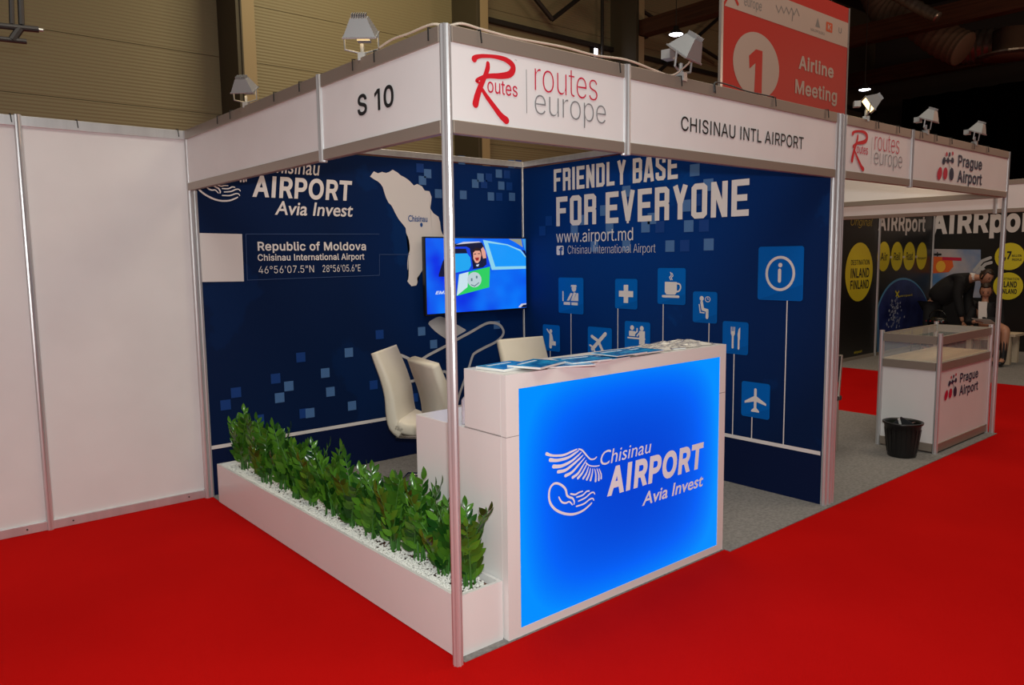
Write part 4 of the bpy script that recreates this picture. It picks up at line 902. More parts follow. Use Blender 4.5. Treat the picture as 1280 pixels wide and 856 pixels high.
# ZZ plants
leafm = mat('zz_leaf', (.035, .13, .018), .22, spec=.35)
N, L, b = nodes(leafm)
oi = N.new('ShaderNodeObjectInfo'); rp = N.new('ShaderNodeValToRGB'); e_ = rp.color_ramp.elements
e_[0].position = 0; e_[0].color = (.006, .045, .006, 1); e_[1].position = 1; e_[1].color = (.085, .24, .018, 1)
L.new(oi.outputs['Random'], rp.inputs[0]); L.new(rp.outputs[0], b.inputs['Base Color'])
stemm = mat('zz_stem', (.05, .17, .025), .45)
def leaf_mesh(name, m, l=.062, w_=.026):
    me = bpy.data.meshes.new(name); V = []; Fc = []
    prof = [(0, .05), (.16, .62), (.38, 1), (.62, .92), (.84, .52), (1, .03)]
    for t, ww in prof:
        zc = -.010*t*t
        V += [(t*l, -ww*w_/2, zc+.0035*ww), (t*l, 0, zc), (t*l, ww*w_/2, zc+.0035*ww)]
    for i in range(len(prof)-1):
        a = 3*i; Fc += [(a, a+3, a+4, a+1), (a+1, a+4, a+5, a+2)]
    me.from_pydata(V, [], Fc); me.materials.append(m)
    for p in me.polygons: p.use_smooth = True
    return me
LM = [leaf_mesh('leaf', leafm), leaf_mesh('leaf', leafm, .070, .030), leaf_mesh('leaf', leafm, .050, .023)]
def plant(x, y, h, lab, nf, seed, spread=.18):
    random.seed(seed)
    e = empty('zz_plant', (x, y, .236), lab, 'plant', 'plants in the white planter')
    for f_ in range(nf):
        a = 2*math.pi*f_/nf+random.uniform(-.4, .4); ln = h*random.uniform(.62, 1.10); lean = spread*random.uniform(.35, 1.1)
        dx = Vector((math.cos(a)*(.75 if math.cos(a) > 0 else .45), math.sin(a), 0)); 
        if x+dx.x*lean > .235: dx.x *= .35
        b0 = Vector((random.uniform(-.03, .03), random.uniform(-.04, .04), -.02)); P = []
        for k in range(9):
            t = k/8; P.append(b0+dx*lean*(t**1.7)+Vector((0, 0, ln*t*(1-.10*t*lean/.16))))
        for q in P:
            if q.x+x > .245 and q.z+.236 < .9: q.x = .245-x
            if q.x+x < .05 and q.z < .02: q.x = .05-x
        mb = MB(); mb.smooth = True; mb.tube(P, [.0065*(1-.75*k/8) for k in range(9)], 6)
        fr_ = mb.build('frond_stem', stemm, e, loc=(0, 0, 0)) if False else None
        me_o = MB(); me_o.smooth = True; me_o.tube(P, [.0065*(1-.75*k/8) for k in range(9)], 6)
        so = me_o.build('frond', stemm, None); so.parent = e
        side = dx.cross(Vector((0, 0, 1))).normalized(); nl = 17
        for q in range(nl):
            t = .22+.78*q/(nl-1); i = min(int(t*8), 7); u = t*8-i
            p = P[i].lerp(P[i+1], u); tan = (P[i+1]-P[i]).normalized()
            sd = side*(1 if q % 2 else -1)
            if q == nl-1: d_ = tan
            else: d_ = (sd*.80+tan*(.62+.3*t)+Vector((random.uniform(-.18, .18), random.uniform(-.18, .18), random.uniform(-.1, .1)))).normalized()
            nrm = (tan.cross(sd)*(1 if q % 2 else -1)); nrm = (nrm - d_*nrm.dot(d_))
            if nrm.length < .1: nrm = d_.orthogonal()
            nrm.normalize(); yv = nrm.cross(d_)
            tip = p+d_*.06
            lo = bpy.data.objects.new('leaf', LM[1 if t < .6 else (0 if t < .85 else 2)]); COL.objects.link(lo); lo.parent = so
            sc = random.uniform(.95, 1.3)
            mtx = Matrix((d_, yv, nrm)).transposed().to_4x4()
            lo.matrix_local = Matrix.Translation(p) @ mtx @ Matrix.Scale(sc, 4)
    return e
ys = [.14, .30, .50, .70, .92, 1.14, 1.36, 1.58, 1.80, 2.0, 2.2, 2.4, 2.6]
hh = [.40, .34, .42, .42, .38, .36, .38, .37, .38, .40, .42, .40, .40]
labs = ['nearest green leafy plant in the planter, right behind the corner post', 'second plant from the corner post in the planter', 'third plant from the corner post, with tall upright stems',
 'fourth plant from the corner post, beside the white desk', 'fifth plant from the corner post in the planter', 'sixth plant from the corner post in the planter', 'middle plant of the row in the planter',
 'eighth plant from the corner post in the planter', 'ninth plant from the corner post in the planter', 'fourth plant from the white wall in the planter', 'third plant from the white wall in the planter',
 'second plant from the white wall in the planter', 'farthest plant in the planter, leaning over towards the white wall']
for i, y in enumerate(ys):
    plant(.155+random.uniform(-.02, .02), y, hh[i], labs[i], 9 if i else 8, 100+i)

# ================================================================== CHAIRS
leather = mat('cream_leather', (.72, .66, .55), .42)
noise_mix(leather, (.70, .64, .53), (.74, .68, .58), 6, .3, .7, bump=.12, bscale=160)
chrome = mat('chrome', (.7, .68, .66), .15, 1)
def leather_chair(x, y, rz, lab):
    e = empty('leather_chair', (x, y, .005), lab, 'chair', 'white leather chairs in the booth'); e.rotation_euler = (0, 0, R(rz)); e['_o'] = (0, 0, 0)
    # profile in x (forward) / z ; faces +x
    w_ = .215
    def shell(center, thick, ww=w_):
        mb = MB(); mb.smooth = True; n = len(center); ring = []
        for i in range(n):
            a = Vector(center[max(i-1, 0)]); b = Vector(center[min(i+1, n-1)]); t = (b-a).normalized(); nn = Vector((-t.y, t.x)); c = Vector(center[i]); th = thick[i]/2
            pts = []
            for (sy, sn) in ((-1, -.6), (-1, .6), (-.93, 1), (.93, 1), (1, .6), (1, -.6), (.93, -1), (-.93, -1)):
                q = c+nn*th*sn; pts.append((q.x, sy*ww, q.y))
            ring.append(mb.add(pts))
        for i in range(n-1):
            for k in range(8): j = (k+1) % 8; mb.face((ring[i]+k, ring[i]+j, ring[i+1]+j, ring[i+1]+k))
        mb.face([ring[0]+k for k in range(8)][::-1]); mb.face([ring[-1]+k for k in range(8)])
        return mb
    seat_c = smooth([(-.19, .475), (-.12, .452), (0, .445), (.14, .45), (.23, .445)], 3)
    o = shell(seat_c, [.085]*len(seat_c)).build('seat', leather, e)
    bk = smooth([(-.155, .43), (-.205, .47), (-.225, .56), (-.235, .68), (-.265, .80), (-.31, .92), (-.335, .99)], 3)
    n = len(bk)
    o = shell(bk, [.100-.042*(i/(n-1)) for i in range(n)]).build('backrest', leather, e)
    mb = MB()
    mb.tube([(bk[i][0]+.044-.02*i/(n-1), 0.0, bk[i][1]) for i in range(3, n)], .0025, 6); mb.build('centre_seam', mat('seam_beige', (.5, .45, .37), .6), o)
    mb = MB(); mb.smooth = True
    P = [(-.20, -.19, .395), (.16, -.19, .395), (.215, -.19, .36), (.22, -.19, .05), (.19, -.19, .015), (-.24, -.19, .015), (-.24, .19, .015), (.19, .19, .015), (.22, .19, .05), (.215, .19, .36), (.16, .19, .395), (-.20, .19, .395)]
    mb.tube(P, .012, 8); mb.build('cantilever_frame', chrome, e)
    MB().box(-.17, .17, -.20, .20, .385, .403).build('seat_plate', chrome, e)
    return e
leather_chair(1.33, 2.13, -50, 'white leather chair at left, its tall back towards the planter')
leather_chair(1.27, 1.56, -12, 'white leather chair behind the corner post, partly hidden by the desk')
leather_chair(2.22, 1.87, -96, 'white leather chair with its back towards the television wall')

# ================================================================== TELEVISION
TVP = Plane(1, 2.872, .0)
tv = empty('television', (2.39, 2.9, 1.17), 'flat television on the rear wall showing a blue car', 'television')
tx0, tx1, tz0, tz1 = 1.812, 2.925, 1.166, 1.818
blackp = mat('black_plastic', (.006, .006, .007), .35)
MB().box(tx0, tx1, 2.876, 2.915, tz0, tz1).build('housing', blackp, tv, bevel=.004)
MB().box(2.2, 2.55, 2.915, 2.957, 1.35, 1.65).build('wall_bracket', steel, tv)
def em(name, r, g, b, s=1.0): c_ = lin(r, g, b); return mat('screen_'+name, (.01, .01, .01), .25, emit=c_, es=s)
scr = MB().box(tx0+.012, tx1-.012, 2.872, 2.877, tz0+.014, tz1-.012).build('screen', em('blue', 0, 66, 236), tv)
N, L, b = nodes(MATS['screen_blue']); g = N.new('ShaderNodeNewGeometry'); n_ = N.new('ShaderNodeTexNoise'); n_.inputs['Scale'].default_value = 2.4; L.new(g.outputs['Position'], n_.inputs['Vector'])
rp = N.new('ShaderNodeValToRGB'); e_ = rp.color_ramp.elements; e_[0].position = .35; e_[0].color = (*lin(0, 45, 225), 1); e_[1].position = .68; e_[1].color = (*lin(0, 130, 255), 1)
L.new(n_.outputs['Fac'], rp.inputs[0]); L.new(rp.outputs[0], b.inputs['Emission Color'])
def sp_(pts, m, name, o): 
    P = []
    for u, v in pts:
        s, z = TVP.st(530+u/8.15, 290+v/8.15); P.append((min(max(s, tx0+.014), tx1-.014), min(max(z, tz0+.016), tz1-.014)))
    return poly(TVP, P, m, scr, name=name, o=o)
sp_([(310,120),(480,100),(590,108),(610,150),(640,260),(600,350),(510,375),(480,380),(330,420),(200,455),(150,455),(150,430),(190,300)], em('dark', 12, 16, 50), 'car_window', .001)
sp_([(300,150),(430,148),(465,165),(480,240),(500,370),(470,385),(310,440),(320,380)], em('seat_blue', 10, 60, 220), 'car_seat', .0015)
sp_([(310,220),(440,218),(470,260),(480,340),(455,385),(320,415)], em('cyan', 30, 165, 240), 'glass_reflection', .002)
sp_([(312,170),(425,170),(440,215),(312,220)], em('dark', 0, 0, 0), 'window_shadow', .0024)
sp_([(498,190),(515,165),(550,165),(575,185),(580,240),(570,290),(545,318),(520,310),(500,270)], em('skin', 225, 160, 140), 'face', .003)
sp_([(495,215),(498,180),(520,158),(560,160),(582,185),(578,215),(565,190),(520,190)], em('hair', 35, 20, 25), 'hair', .0035)
sp_([(515,262),(560,258),(552,290),(530,292)], em('smile', 150, 40, 40), 'mouth', .0036)
sp_([(505,222),(528,218),(528,226),(507,230)], em('hair', 0, 0, 0), 'eye', .0036); sp_([(545,216),(568,216),(568,224),(546,224)], em('hair', 0, 0, 0), 'eye', .0036)
sp_([(578,175),(600,150),(625,200),(632,265),(600,270),(588,230)], MATS['screen_skin'], 'raised_hand', .003)
sp_([(515,310),(575,290),(590,270),(635,280),(635,330),(600,360),(520,375)], em('suit', 20, 25, 60), 'jacket', .0028)
sp_([(528,335),(560,325),(552,348),(535,350)], em('shirt', 200, 215, 240), 'shirt_collar', .0032)
sp_([(355,430),(670,352),(662,562),(330,650)], em('green', 45, 205, 95), 'green_card', .004)
sp_([(355,432),(450,405),(440,560),(332,648)], em('card_white', 200, 225, 235), 'card_side', .0045)
cs = [(510+72*math.cos(a_*.3491), 485+78*math.sin(a_*.3491)) for a_ in range(18)]
sp_(cs, em('card_grey', 185, 205, 210), 'smiling_disc', .005)
sp_([(474,470),(490,470),(490,500),(474,500)], em('grey', 90, 120, 130), 'disc_eye', .0055); sp_([(525,445),(541,445),(541,472),(525,472)], em('grey', 0, 0, 0), 'disc_eye', .0055)
sp_([(475,530),(510,545),(555,510),(560,516),(512,556),(475,540)], em('grey', 0, 0, 0), 'disc_smile', .0055)
sp_([(600,80),(850,125),(985,180),(1075,245),(1077,372),(690,385)], em('frame', 140, 210, 235), 'side_window_frame', .001)
sp_([(650,110),(845,135),(980,195),(1077,262),(1077,345),(725,352)], em('glass', 20, 150, 250), 'side_window_glass', .0015)
sp_([(860,60),(990,60),(1005,155),(930,105)], em('stone', 150, 150, 130), 'street_view', .001)
sp_([(1000,60),(1075,60),(1077,200),(1020,160)], em('pillar', 60, 150, 220), 'street_pillar', .0012)
sp_([(990,180),(1030,190),(1077,225),(1077,250),(1010,200)], em('dark', 0, 0, 0), 'mirror', .0017)
sp_([(960,765),(990,730),(1077,722),(1077,735),(1010,742),(985,768)], em('rim', 200, 200, 215), 'wheel_arch', .001)
sp_([(985,768),(1010,742),(1077,735),(1077,768)], em('dark', 0, 0, 0), 'tyre', .001)
text(TVP, 'EMIS', (544, 368, 562, 363), em('shirt', 0, 0, 0), scr, bold=.03, shear=.3, o=.003)
sp_([(400,100),(560,96),(580,104),(320,128)], em('rim', 0, 0, 0), 'roof_rail', .002)

# ================================================================== FLOODLIGHTS, CABLE, TIES
fl_w = mat('flood_white', (.30, .30, .30), .4, .3)
glass_l = mat('flood_glow', (1, .8, .5), .4, emit=(1, .72, .32), es=3)
def floodlight(p, rz, tilt, lab, lit=False, s=1.0):
    e = empty('floodlight', tuple(p), lab, 'floodlight', 'floodlights clamped on the fascia'); e['_o'] = (0, 0, 0); e.rotation_euler = (0, 0, R(rz)); e.scale = (s, s, s)
    # local: -y is towards the booth inside direction of throw
    T_ = Matrix.Translation((0, -.02, .105)) @ Matrix.Rotation(R(tilt), 4, 'X')
    def fr(z0, z1, a0, b0, a1, b1):
        return [T_ @ Vector(q) for q in ((-a0, -b0, z0), (a0, -b0, z0), (a0, b0, z0), (-a0, b0, z0), (-a1, -b1, z1), (a1, -b1, z1), (a1, b1, z1), (-a1, b1, z1))]
    mb = MB(); n0 = mb.add(fr(0, .085, .085, .065, .045, .03))
    for q in ((0,3,2,1),(4,5,6,7),(0,1,5,4),(1,2,6,5),(2,3,7,6),(3,0,4,7)): mb.face([n0+i for i in q])
    hd = mb.build('reflector_housing', fl_w, e)
    mb = MB(); mb.box(-.09, .09, -.07, .07, -.008, .0, T_); mb.build('front_rim', fl_w, e)
    mb = MB(); mb.box(-.075, .075, -.055, .055, -.011, -.008, T_); mb.build('glass', glass_l if lit else mat('flood_glass', (.5, .45, .35), .1), e)['label'] = 'front glass'
    mb = MB()
    for k in range(7): x = -.036+.012*k; mb.box(x-.0015, x+.0015, -.03, .03, .085, .105, T_)
    mb.build('cooling_fins', fl_w, e)
    MB().box(-.035, .035, .045, .095, .09, .135).build('junction_box', mat('flood_grey', (.42, .42, .41), .4, .3), e)
    mb = MB(); mb.tube([(-.09, -.02, .105), (-.09, -.01, .03), (0, 0, .01), (.09, -.01, .03), (.09, -.02, .105)], .006, 6); mb.build('bracket', fl_w, e)
    mb = MB(); mb.tube([(0, .0, -.06), (0, 0, .06)], .011, 8); mb.box(-.02, .02, -.026, .026, -.03, .012); mb.build('clamp', MATS['flood_grey'], e)
    return e
def onp(pl, u, z): # point on rail top under pixel column u
    lo, hi = -3, 8
    for _ in range(50):
        mid = (lo+hi)/2; q = pl.pt(mid, z, 0)-CAM; uu = 640+FPX*q.dot(R_)/q.dot(F_)
        if uu < u: lo = mid
        else: hi = mid
    return pl.pt((lo+hi)/2, z, 0)
F0 = Plane(1, 0); S0 = Plane(0, 0)
def atrail(pl, u): p = onp(pl, u, 2.5); return Vector((p.x, p.y, 2.512))
floodlight(atrail(S0, 308), -45, 30, 'white floodlight clamped on the blank sign at the left rear', True, .72)
floodlight(atrail(S0, 453), -40, 28, 'white floodlight clamped above the S 10 sign', True, .80)
floodlight(atrail(F0, 851), 12, 38, 'white floodlight clamped above the airport name sign', False, .95)
floodlight(atrail(F0, 1082), 35, 55, 'lit floodlight right of the red banner on the neighbouring booth', True, .8)
floodlight(atrail(F0, 1157), 5, 22, 'floodlight in the middle of the neighbouring booth fascia', False, .8)
floodlight(atrail(F0, 1218), 5, 22, 'rightmost floodlight on the neighbouring booth fascia', False, .8)
for (p, t) in (((.10, .72, 2.52), (1.6, 1.6, .8)), ((.10, 1.95, 2.52), (1.7, 2.6, 1.6)), ((1.4, .10, 2.52), (2.6, 2.4, 1.8))):
    lamp('flood_beam', 'SPOT', p, 14, (1, .78, .48), .03, t, spot_size=R(95), spot_blend=.9)
for (p, t) in (((3.6, .12, 2.55), (4.2, 2.6, 1.2)), ((4.3, .12, 2.55), (5.2, 2.4, 2.2)), ((5.2, .12, 2.55), (6.0, 1.4, 2.35))):
    lamp('flood_beam', 'SPOT', p, 14, (1, .74, .42), .03, t, spot_size=R(100), spot_blend=.9)
# cable
cab = mat('cable_white', (.62, .52, .42), .5)
pts = []
for u, dz in ((475, .0), (492, .012), (512, .008), (541, .006)): 
    q = onp(S0, u, 2.5); pts.append((q.x-.005, q.y, 2.512+dz))
pts.append((.03, .03, 2.508))
for u, dz in ((575, .004), (600, .0), (640, -.004), (700, .004), (740, .0), (781, .012), (815, -.005), (836, -.012), (850, .03), (862, .085)):
    q = onp(F0, u, 2.5); pts.append((q.x, q.y-.012, 2.510+dz))
mb = MB(); mb.smooth = True; mb.tube(smooth(pts, 6), .0048, 8); o = mb.build('power_cable', cab); tag(o, 'white power cable lying along the top of the corner booth fascia', 'cable')
q1 = onp(F0, 889, 2.5); q2 = onp(F0, 965, 2.5)
mb = MB(); mb.smooth = True; mb.tube(smooth([(q1.x, -.02, 2.46), (q1.x+.01, -.018, 2.51), (q1.x+.15, -.012, 2.515), (q1.x+.3, -.01, 2.506), (q2.x, -.01, 2.508)], 6), .004, 8)
o = mb.build('power_cable', mat('cable_dark', (.05, .05, .05), .5)); tag(o, 'short dark cable on the rail above the airport name', 'cable')
tie = mat('tie_black', (.015, .014, .014), .6)
NTH = ['first', 'second', 'third', 'fourth', 'fifth', 'sixth', 'seventh']
def ties(pl, us, lab, grp, z0=2.455):
    for iu, u in enumerate(us):
        q = onp(pl, u, 2.5); mb = MB()
        if pl.ax == 1: a, b_, c_ = (q.x, q.y-.022, 2.503), (q.x+.004, q.y-.024, z0), (q.x, q.y+.012, 2.506)
        else: a, b_, c_ = (q.x-.022, q.y, 2.503), (q.x-.024, q.y-.004, z0), (q.x+.012, q.y, 2.506)
        mb.tube([c_, a, b_], .0032, 5); o = mb.build('cable_tie', tie, loc=a); tag(o, lab+', '+NTH[iu]+' from the left', 'cable tie', grp)
ties(S0, (276, 292, 347, 379), 'small black cable tie on the rail of the blank left sign', 'ties on the blank left sign')
ties(S0, (446, 473, 541), 'small black cable tie on the rail above S 10', 'ties above S 10')
ties(F0, (596, 770), 'small black cable tie on the rail above the corner logo sign', 'ties above the corner logo sign')
ties(F0, (847, 889, 965, 1031), 'small black cable tie on the rail above the airport name', 'ties above the airport name')
ties(F0, (1094, 1120, 1149, 1167, 1186, 1214, 1232), 'black cable tie on the rail of the neighbouring booth', 'ties on the neighbouring booth')
W0 = Plane(1, 2.96)
ties(W0, (12, 95, 221), 'small black cable tie on top of the white partition', 'ties on the white partition')

# ================================================================== PRAGUE BOOTH FURNITURE
PCX0, PCX1, PCY0, PCY1 = 4.84, 5.965, .04, .5
pc = empty('display_counter', (5.4, .27, 0), 'white display counter with glass top case and Prague Airport logo', 'counter')
for x in (PCX0, PCX1):
    for y in (PCY0, PCY1): post_mesh(x, y, .005, .99, .021).build('post', alu, pc)
for z0, z1 in ((.90, .965), (.685, .75), (.02, .085)):
    rm = alu_dark
    MB().box(PCX0+.02, PCX1-.02, PCY0-.014, PCY0+.014, z0, z1).build('rail', rm, pc)
    if z0 > .1: MB().box(PCX0+.02, PCX1-.02, PCY1-.014, PCY1+.014, z0, z1).build('rail', rm, pc)
    MB().box(PCX0-.014, PCX0+.014, PCY0+.02, PCY1-.02, z0, z1).build('rail', rm, pc); MB().box(PCX1-.014, PCX1+.014, PCY0+.02, PCY1-.02, z0, z1).build('rail', rm, pc)
MB().box(PCX0+.02, PCX1-.02, PCY0-.004, PCY0+.004, .085, .685).build('front_panel', white_panel, pc)
MB().box(PCX0-.004, PCX0+.004, PCY0+.02, PCY1-.02, .085, .685).build('side_panel', white_panel, pc)
MB().box(PCX1-.004, PCX1+.004, PCY0+.02, PCY1-.02, .085, .685).build('side_panel', white_panel, pc)
wood = mat('pale_wood', (.62, .47, .27), .4); noise_mix(wood, (.56, .42, .24), (.68, .52, .31), 5, .35, .65, stretch=(1, 6, 1))
MB().box(PCX0+.012, PCX1-.012, PCY0+.012, PCY1-.012, .745, .757).build('shelf_board', wood, pc)
gl = mat('thin_glass', (.9, .95, .93), .03, alpha=.16)
MB().box(PCX0+.02, PCX1-.02, PCY0-.002, PCY0+.002, .75, .90).build('glass_pane', gl, pc); MB().box(PCX0-.002, PCX0+.002, PCY0+.02, PCY1-.02, .75, .90).build('glass_pane', gl, pc)
MB().box(PCX0+.015, PCX1-.015, PCY0+.015, PCY1-.015, .955, .961).build('glass_top', gl, pc)
PCP = Plane(1, PCY0-.005)
a = PCP.st(1180, 505); b_ = PCP.st(1221, 470)
# sign logo box on fascia metres -> counter metres
fa = FRONT.st(1140+390/12.8, 180+585/12.8); fb = FRONT.st(1140+1115/12.8, 180+130/12.8)
ka = (PCP.st(1221.5, 470)[0]-PCP.st(1179.5, 503)[0])/(fb[0]-fa[0])
zb0 = PCP.st(1180, 503.5)[1]; 
prague(pc, PCP, lambda s, z: (PCP.st(1179.5, 503)[0]+(s-fa[0])*ka, zb0+.01+(z-fa[1])*ka*1.12), bold=.02)
# bin
bx, by = 4.60, .20
bn = empty('waste_bin', (bx, by, .005), 'black plastic waste bin beside the display counter', 'bin')
bm_ = mat('bin_black', (.008, .008, .009), .35)
mb = MB(); mb.smooth = True
mb.lathe([(0, .005), (.105, .005), (.108, .02), (.138, .27), (.150, .272), (.152, .285), (.140, .288), (.134, .27), (.104, .02), (0, .018)], (bx, by, 0), 32); mb.build('bin_body', bm_, bn)
mb = MB()
for k in range(20): a_ = k/20*2*math.pi; mb.tube([(bx+.1105*math.cos(a_), by+.1105*math.sin(a_), .04), (bx+.134*math.cos(a_), by+.134*math.sin(a_), .23)], .003, 4)
mb.build('bin_ribs', bm_, bn)
def paperbit(dx, dy, rot, m, lab, s=(.07, .10)):
    o = MB().box(-s[0]/2, s[0]/2, -.001, .001, -s[1]/2, s[1]/2).build('crumpled_paper', m); o.location = (bx+dx, by+dy, .262); o.rotation_euler = rot; tag(o, lab, 'paper')
paperbit(-.01, .0, (R(35), R(30), R(-35)), mat('leaflet_dark', (.06, .06, .065), .4), 'dark printed leaflet sticking out of the waste bin', (.13, .11))
paperbit(-.045, .0, (R(10), R(-25), R(-30)), paper, 'white paper edge standing in the waste bin', (.02, .13))
paperbit(.055, .02, (R(60), R(10), R(10)), mat('leaflet_green', (.2, .5, .05), .5), 'green leaflet in the waste bin', (.08, .07))
paperbit(.07, -.03, (R(70), R(20), R(40)), mat('leaflet_pink', (.5, .25, .22), .5), 'pinkish paper at the right in the waste bin', (.08, .05))
# stacking chair behind the posts
e = empty('visitor_chair', (4.2, .82, .005), 'dark chair with thin metal legs half hidden behind the three posts', 'chair')
cf = mat('chair_dark', (.03, .028, .03), .5)
cx, cy = 4.2, .82
for i, (dx, dy) in enumerate(((.15, -.2), (.15, .2), (-.2, -.2), (-.2, .2))):
    MB().tube([(cx+dx, cy+dy, .005), (cx+dx*.95, cy+dy, .44)], .010, 8).build('leg', alu_dark, e)
MB().box(cx-.21, cx+.2, cy-.21, cy+.21, .43, .47).build('seat', cf, e, bevel=.01)
MB().tube([(cx+.15, cy-.2, .44), (cx+.19, cy-.2, .80), (cx+.19, cy+.2, .80), (cx+.15, cy+.2, .44)], .011, 8).build('back_frame', alu_dark, e)
MB().box(cx+.165, cx+.195, cy-.19, cy+.19, .58, .79).build('backrest', cf, e, bevel=.008)

# ================================================================== BOOTH ACROSS THE AISLE
wf = empty('wall_front', (11, 3.13, 0), 'black display walls of the booth across the aisle', kind='structure')
blk = mat('print_black_panel', (.010, .009, .008), .35)
FP = Plane(1, 3.13); XP = Plane(0, 12.62)
xa, xb, xc = on(1, 3.13, 1056, 400).x, on(1, 3.13, 1094.5, 400).x, 12.6
MB().box(xa-.4, xb-.02, 3.132, 3.16, .05, 2.5).build('panel', blk, wf); MB().box(xb+.02, xc, 3.132, 3.16, .05, 2.5).build('panel', blk, wf)
MB().box(12.622, 12.65, -3, 3.1, .0, 2.5).build('panel', blk, wf)
for x in (xa-.42, xb, xc): post_mesh(x, 3.125, 0, 2.5, .022).build('post', alu, wf)
MB().box(xa-.4, xc, 3.12, 3.165, .0, .055).build('rail', alu_dark, wf)
def disc(pl, u, v, ru, rv, m, par, o=None, name='yellow_disc'):
    c_ = pl.st(u, v); s = pl.st(u+ru, v)[0]-c_[0]; z = c_[1]-pl.st(u, v+rv)[1]
    return poly(pl, circ(c_[0], c_[1], s, 36, rz=z), m, par, name=name, o=o)
disc(FP, 1074, 340, 16.7, 36.5, yellow, wf)
def ftext(pl, body, u0, u1, vb, vt, m=print_black, bold=.01, o=.004, par=None, shear=0):
    um = (u0+u1)/2; s0 = pl.st(u0, vb)[0]; s1 = pl.st(u1, vb)[0]; text(pl, body, (s0, pl.st(um, vb)[1], s1, pl.st(um, vt)[1]), m, par or wf, bold=bold, px=False, o=o, shear=shear)
ftext(FP, 'DESTINATION', 1063.5, 1086.5, 331, 324.5); ftext(FP, 'INLAND', 1063, 1086, 347, 335, bold=.02); ftext(FP, 'FINLAND', 1062.5, 1085.5, 361, 350, bold=.02)
ftext(FP, 'airport', 1067, 1077, 442, 438, yellow, 0); ftext(FP, 'Original', 1063, 1090, 285, 272, mat('print_gold', (.45, .33, .03), .5), -.01, shear=.3)
for k, (u, ru, rv, t_) in enumerate(((1104.5, 7.8, 18.5, 'Air'), (1121, 7.3, 18, 'Rail'), (1136.5, 7.2, 17.5, 'Road'), (1152, 6.5, 17, 'Airport'))):
    v = 320.5-.2*k; disc(FP, u, v, ru, rv, yellow, wf); w2 = ru*(.55 if k < 3 else .8)
    ftext(FP, t_, u-w2, u+w2, v+5, v-5 if k < 3 else v+1, bold=.01)
    if k < 3: ftext(FP, '=' if k == 2 else '-', u+ru-.3, u+ru+2.3, v+2.2, v-.5, print_white, .02, .005)
ftext(FP, 'AIRRport', 1097, 1156, 294, 268, print_white, .03)
earth = mat('print_earth', (.01, .02, .14), .4); noise_mix(earth, (.004, .008, .07), (.03, .05, .22), 2.2, .35, .7)
rim = mat('print_earth_rim', (.10, .30, .55), .4)
def arc(pl, cu, cv, ru, rv, a0, a1, vbot, m, nm, o):
    P = [(cu+ru*math.cos(R(a)), max(cv-rv*math.sin(R(a)), 0)) for a in range(a0, a1+1, 6)]
    P = [(min(max(u, 1096), 1159.5), v) for u, v in P]
    P = [P[0]] + P[1:]
    pts = [(P[0][0], vbot)]+P+[(P[-1][0], vbot)]
    return poly(pl, [pl.st(*q) for q in pts], m, wf, name=nm, o=o)
arc(FP, 1129, 410, 35.5, 63, 24, 156, 445, rim, 'earth_glow', .002); arc(FP, 1129.5, 412, 35, 62.5, 22, 158, 447, earth, 'printed_earth', .003)
random.seed(3); mbs = []
for k in range(90):
    u = 1117+random.gauss(0, 4)+random.uniform(0, 8)*(1 if random.random() < .3 else 0); v = random.uniform(372, 410); s, z = FP.st(u, v); r = random.uniform(.008, .022)
    mbs.append(poly(FP, [(s-r, z-r), (s+r*.8, z-r*.6), (s+r, z+r), (s-r*.7, z+r*.8)], None, None, name=None, o=.005))
join(mbs).build('city_lights', mat('print_lights', (.35, .38, .5), .5), wf)
ftext(FP, 'airrport', 1124, 1140, 371, 368, yellow, .01, .006); mb = MB(); ribbon(mb, FP, [FP.st(1119, 364), FP.st(1123, 371)], .03, o=.006); ribbon(mb, FP, [FP.st(1123, 364), FP.st(1119.5, 370)], .03, o=.006); mb.build('small_plane', yellow, wf)
# wide panel
ftext(XP, 'AIRRport', 1163, 1302, 298, 262, print_white, .04)
poly(XP, [XP.st(*q) for q in ((1162, 311), (1226, 312), (1226, 372), (1162, 372))], mat('print_sky', (.25, .38, .5), .5), wf, name='sky_picture')
noise_mix(MATS['print_sky'], (.08, .20, .42), (.50, .42, .42), 1.3, .35, .6)
poly(XP, [XP.st(*q) for q in ((1162, 320), (1190, 322), (1192, 333), (1186, 340), (1162, 342))], mat('print_sunset', (.75, .12, .02), .5), wf, name='sunset_patch', o=.003)
disc(XP, 1176, 333, 6, 7, mat('print_sun', (.9, .45, .04), .5), wf, o=.004, name='sun_disc')
poly(XP, [XP.st(*q) for q in ((1178, 321), (1202, 322), (1202, 326), (1178, 325))], print_crimson, wf, name='red_bar', o=.004)
mb = MB(); ribbon(mb, XP, [XP.st(1168, 318), XP.st(1176, 318)], .035, o=.004); ribbon(mb, XP, [XP.st(1172, 315.5), XP.st(1172, 320)], .02, o=.004); mb.build('flying_plane', print_black, wf)
mb = MB()
for q in (((1218, 338), (1228, 326), (1238, 322)), ((1222, 340), (1232, 330), (1239, 328)), ((1226, 334), (1231, 338))): ribbon(mb, XP, [XP.st(*t) for t in q], .05, o=.004)
mb.build('white_emblem', pw2, wf)
disc(XP, 1262, 320.5, 19, 17, yellow, wf); disc(XP, 1260, 357.5, 19, 17, yellow, wf)
ftext(XP, '4,7', 1248, 1264, 326, 314, bold=.04); ftext(XP, 'MILLION', 1265, 1277, 321, 318, bold=.02); ftext(XP, 'PEOPLE', 1265, 1277, 326, 323, bold=.02)
ftext(XP, 'DESTINATION', 1250, 1274, 350, 347, bold=.01); ftext(XP, 'INLAND', 1248, 1271, 359, 351.5, bold=.03); ftext(XP, 'FINLAND', 1248, 1271, 367, 361, bold=.03)
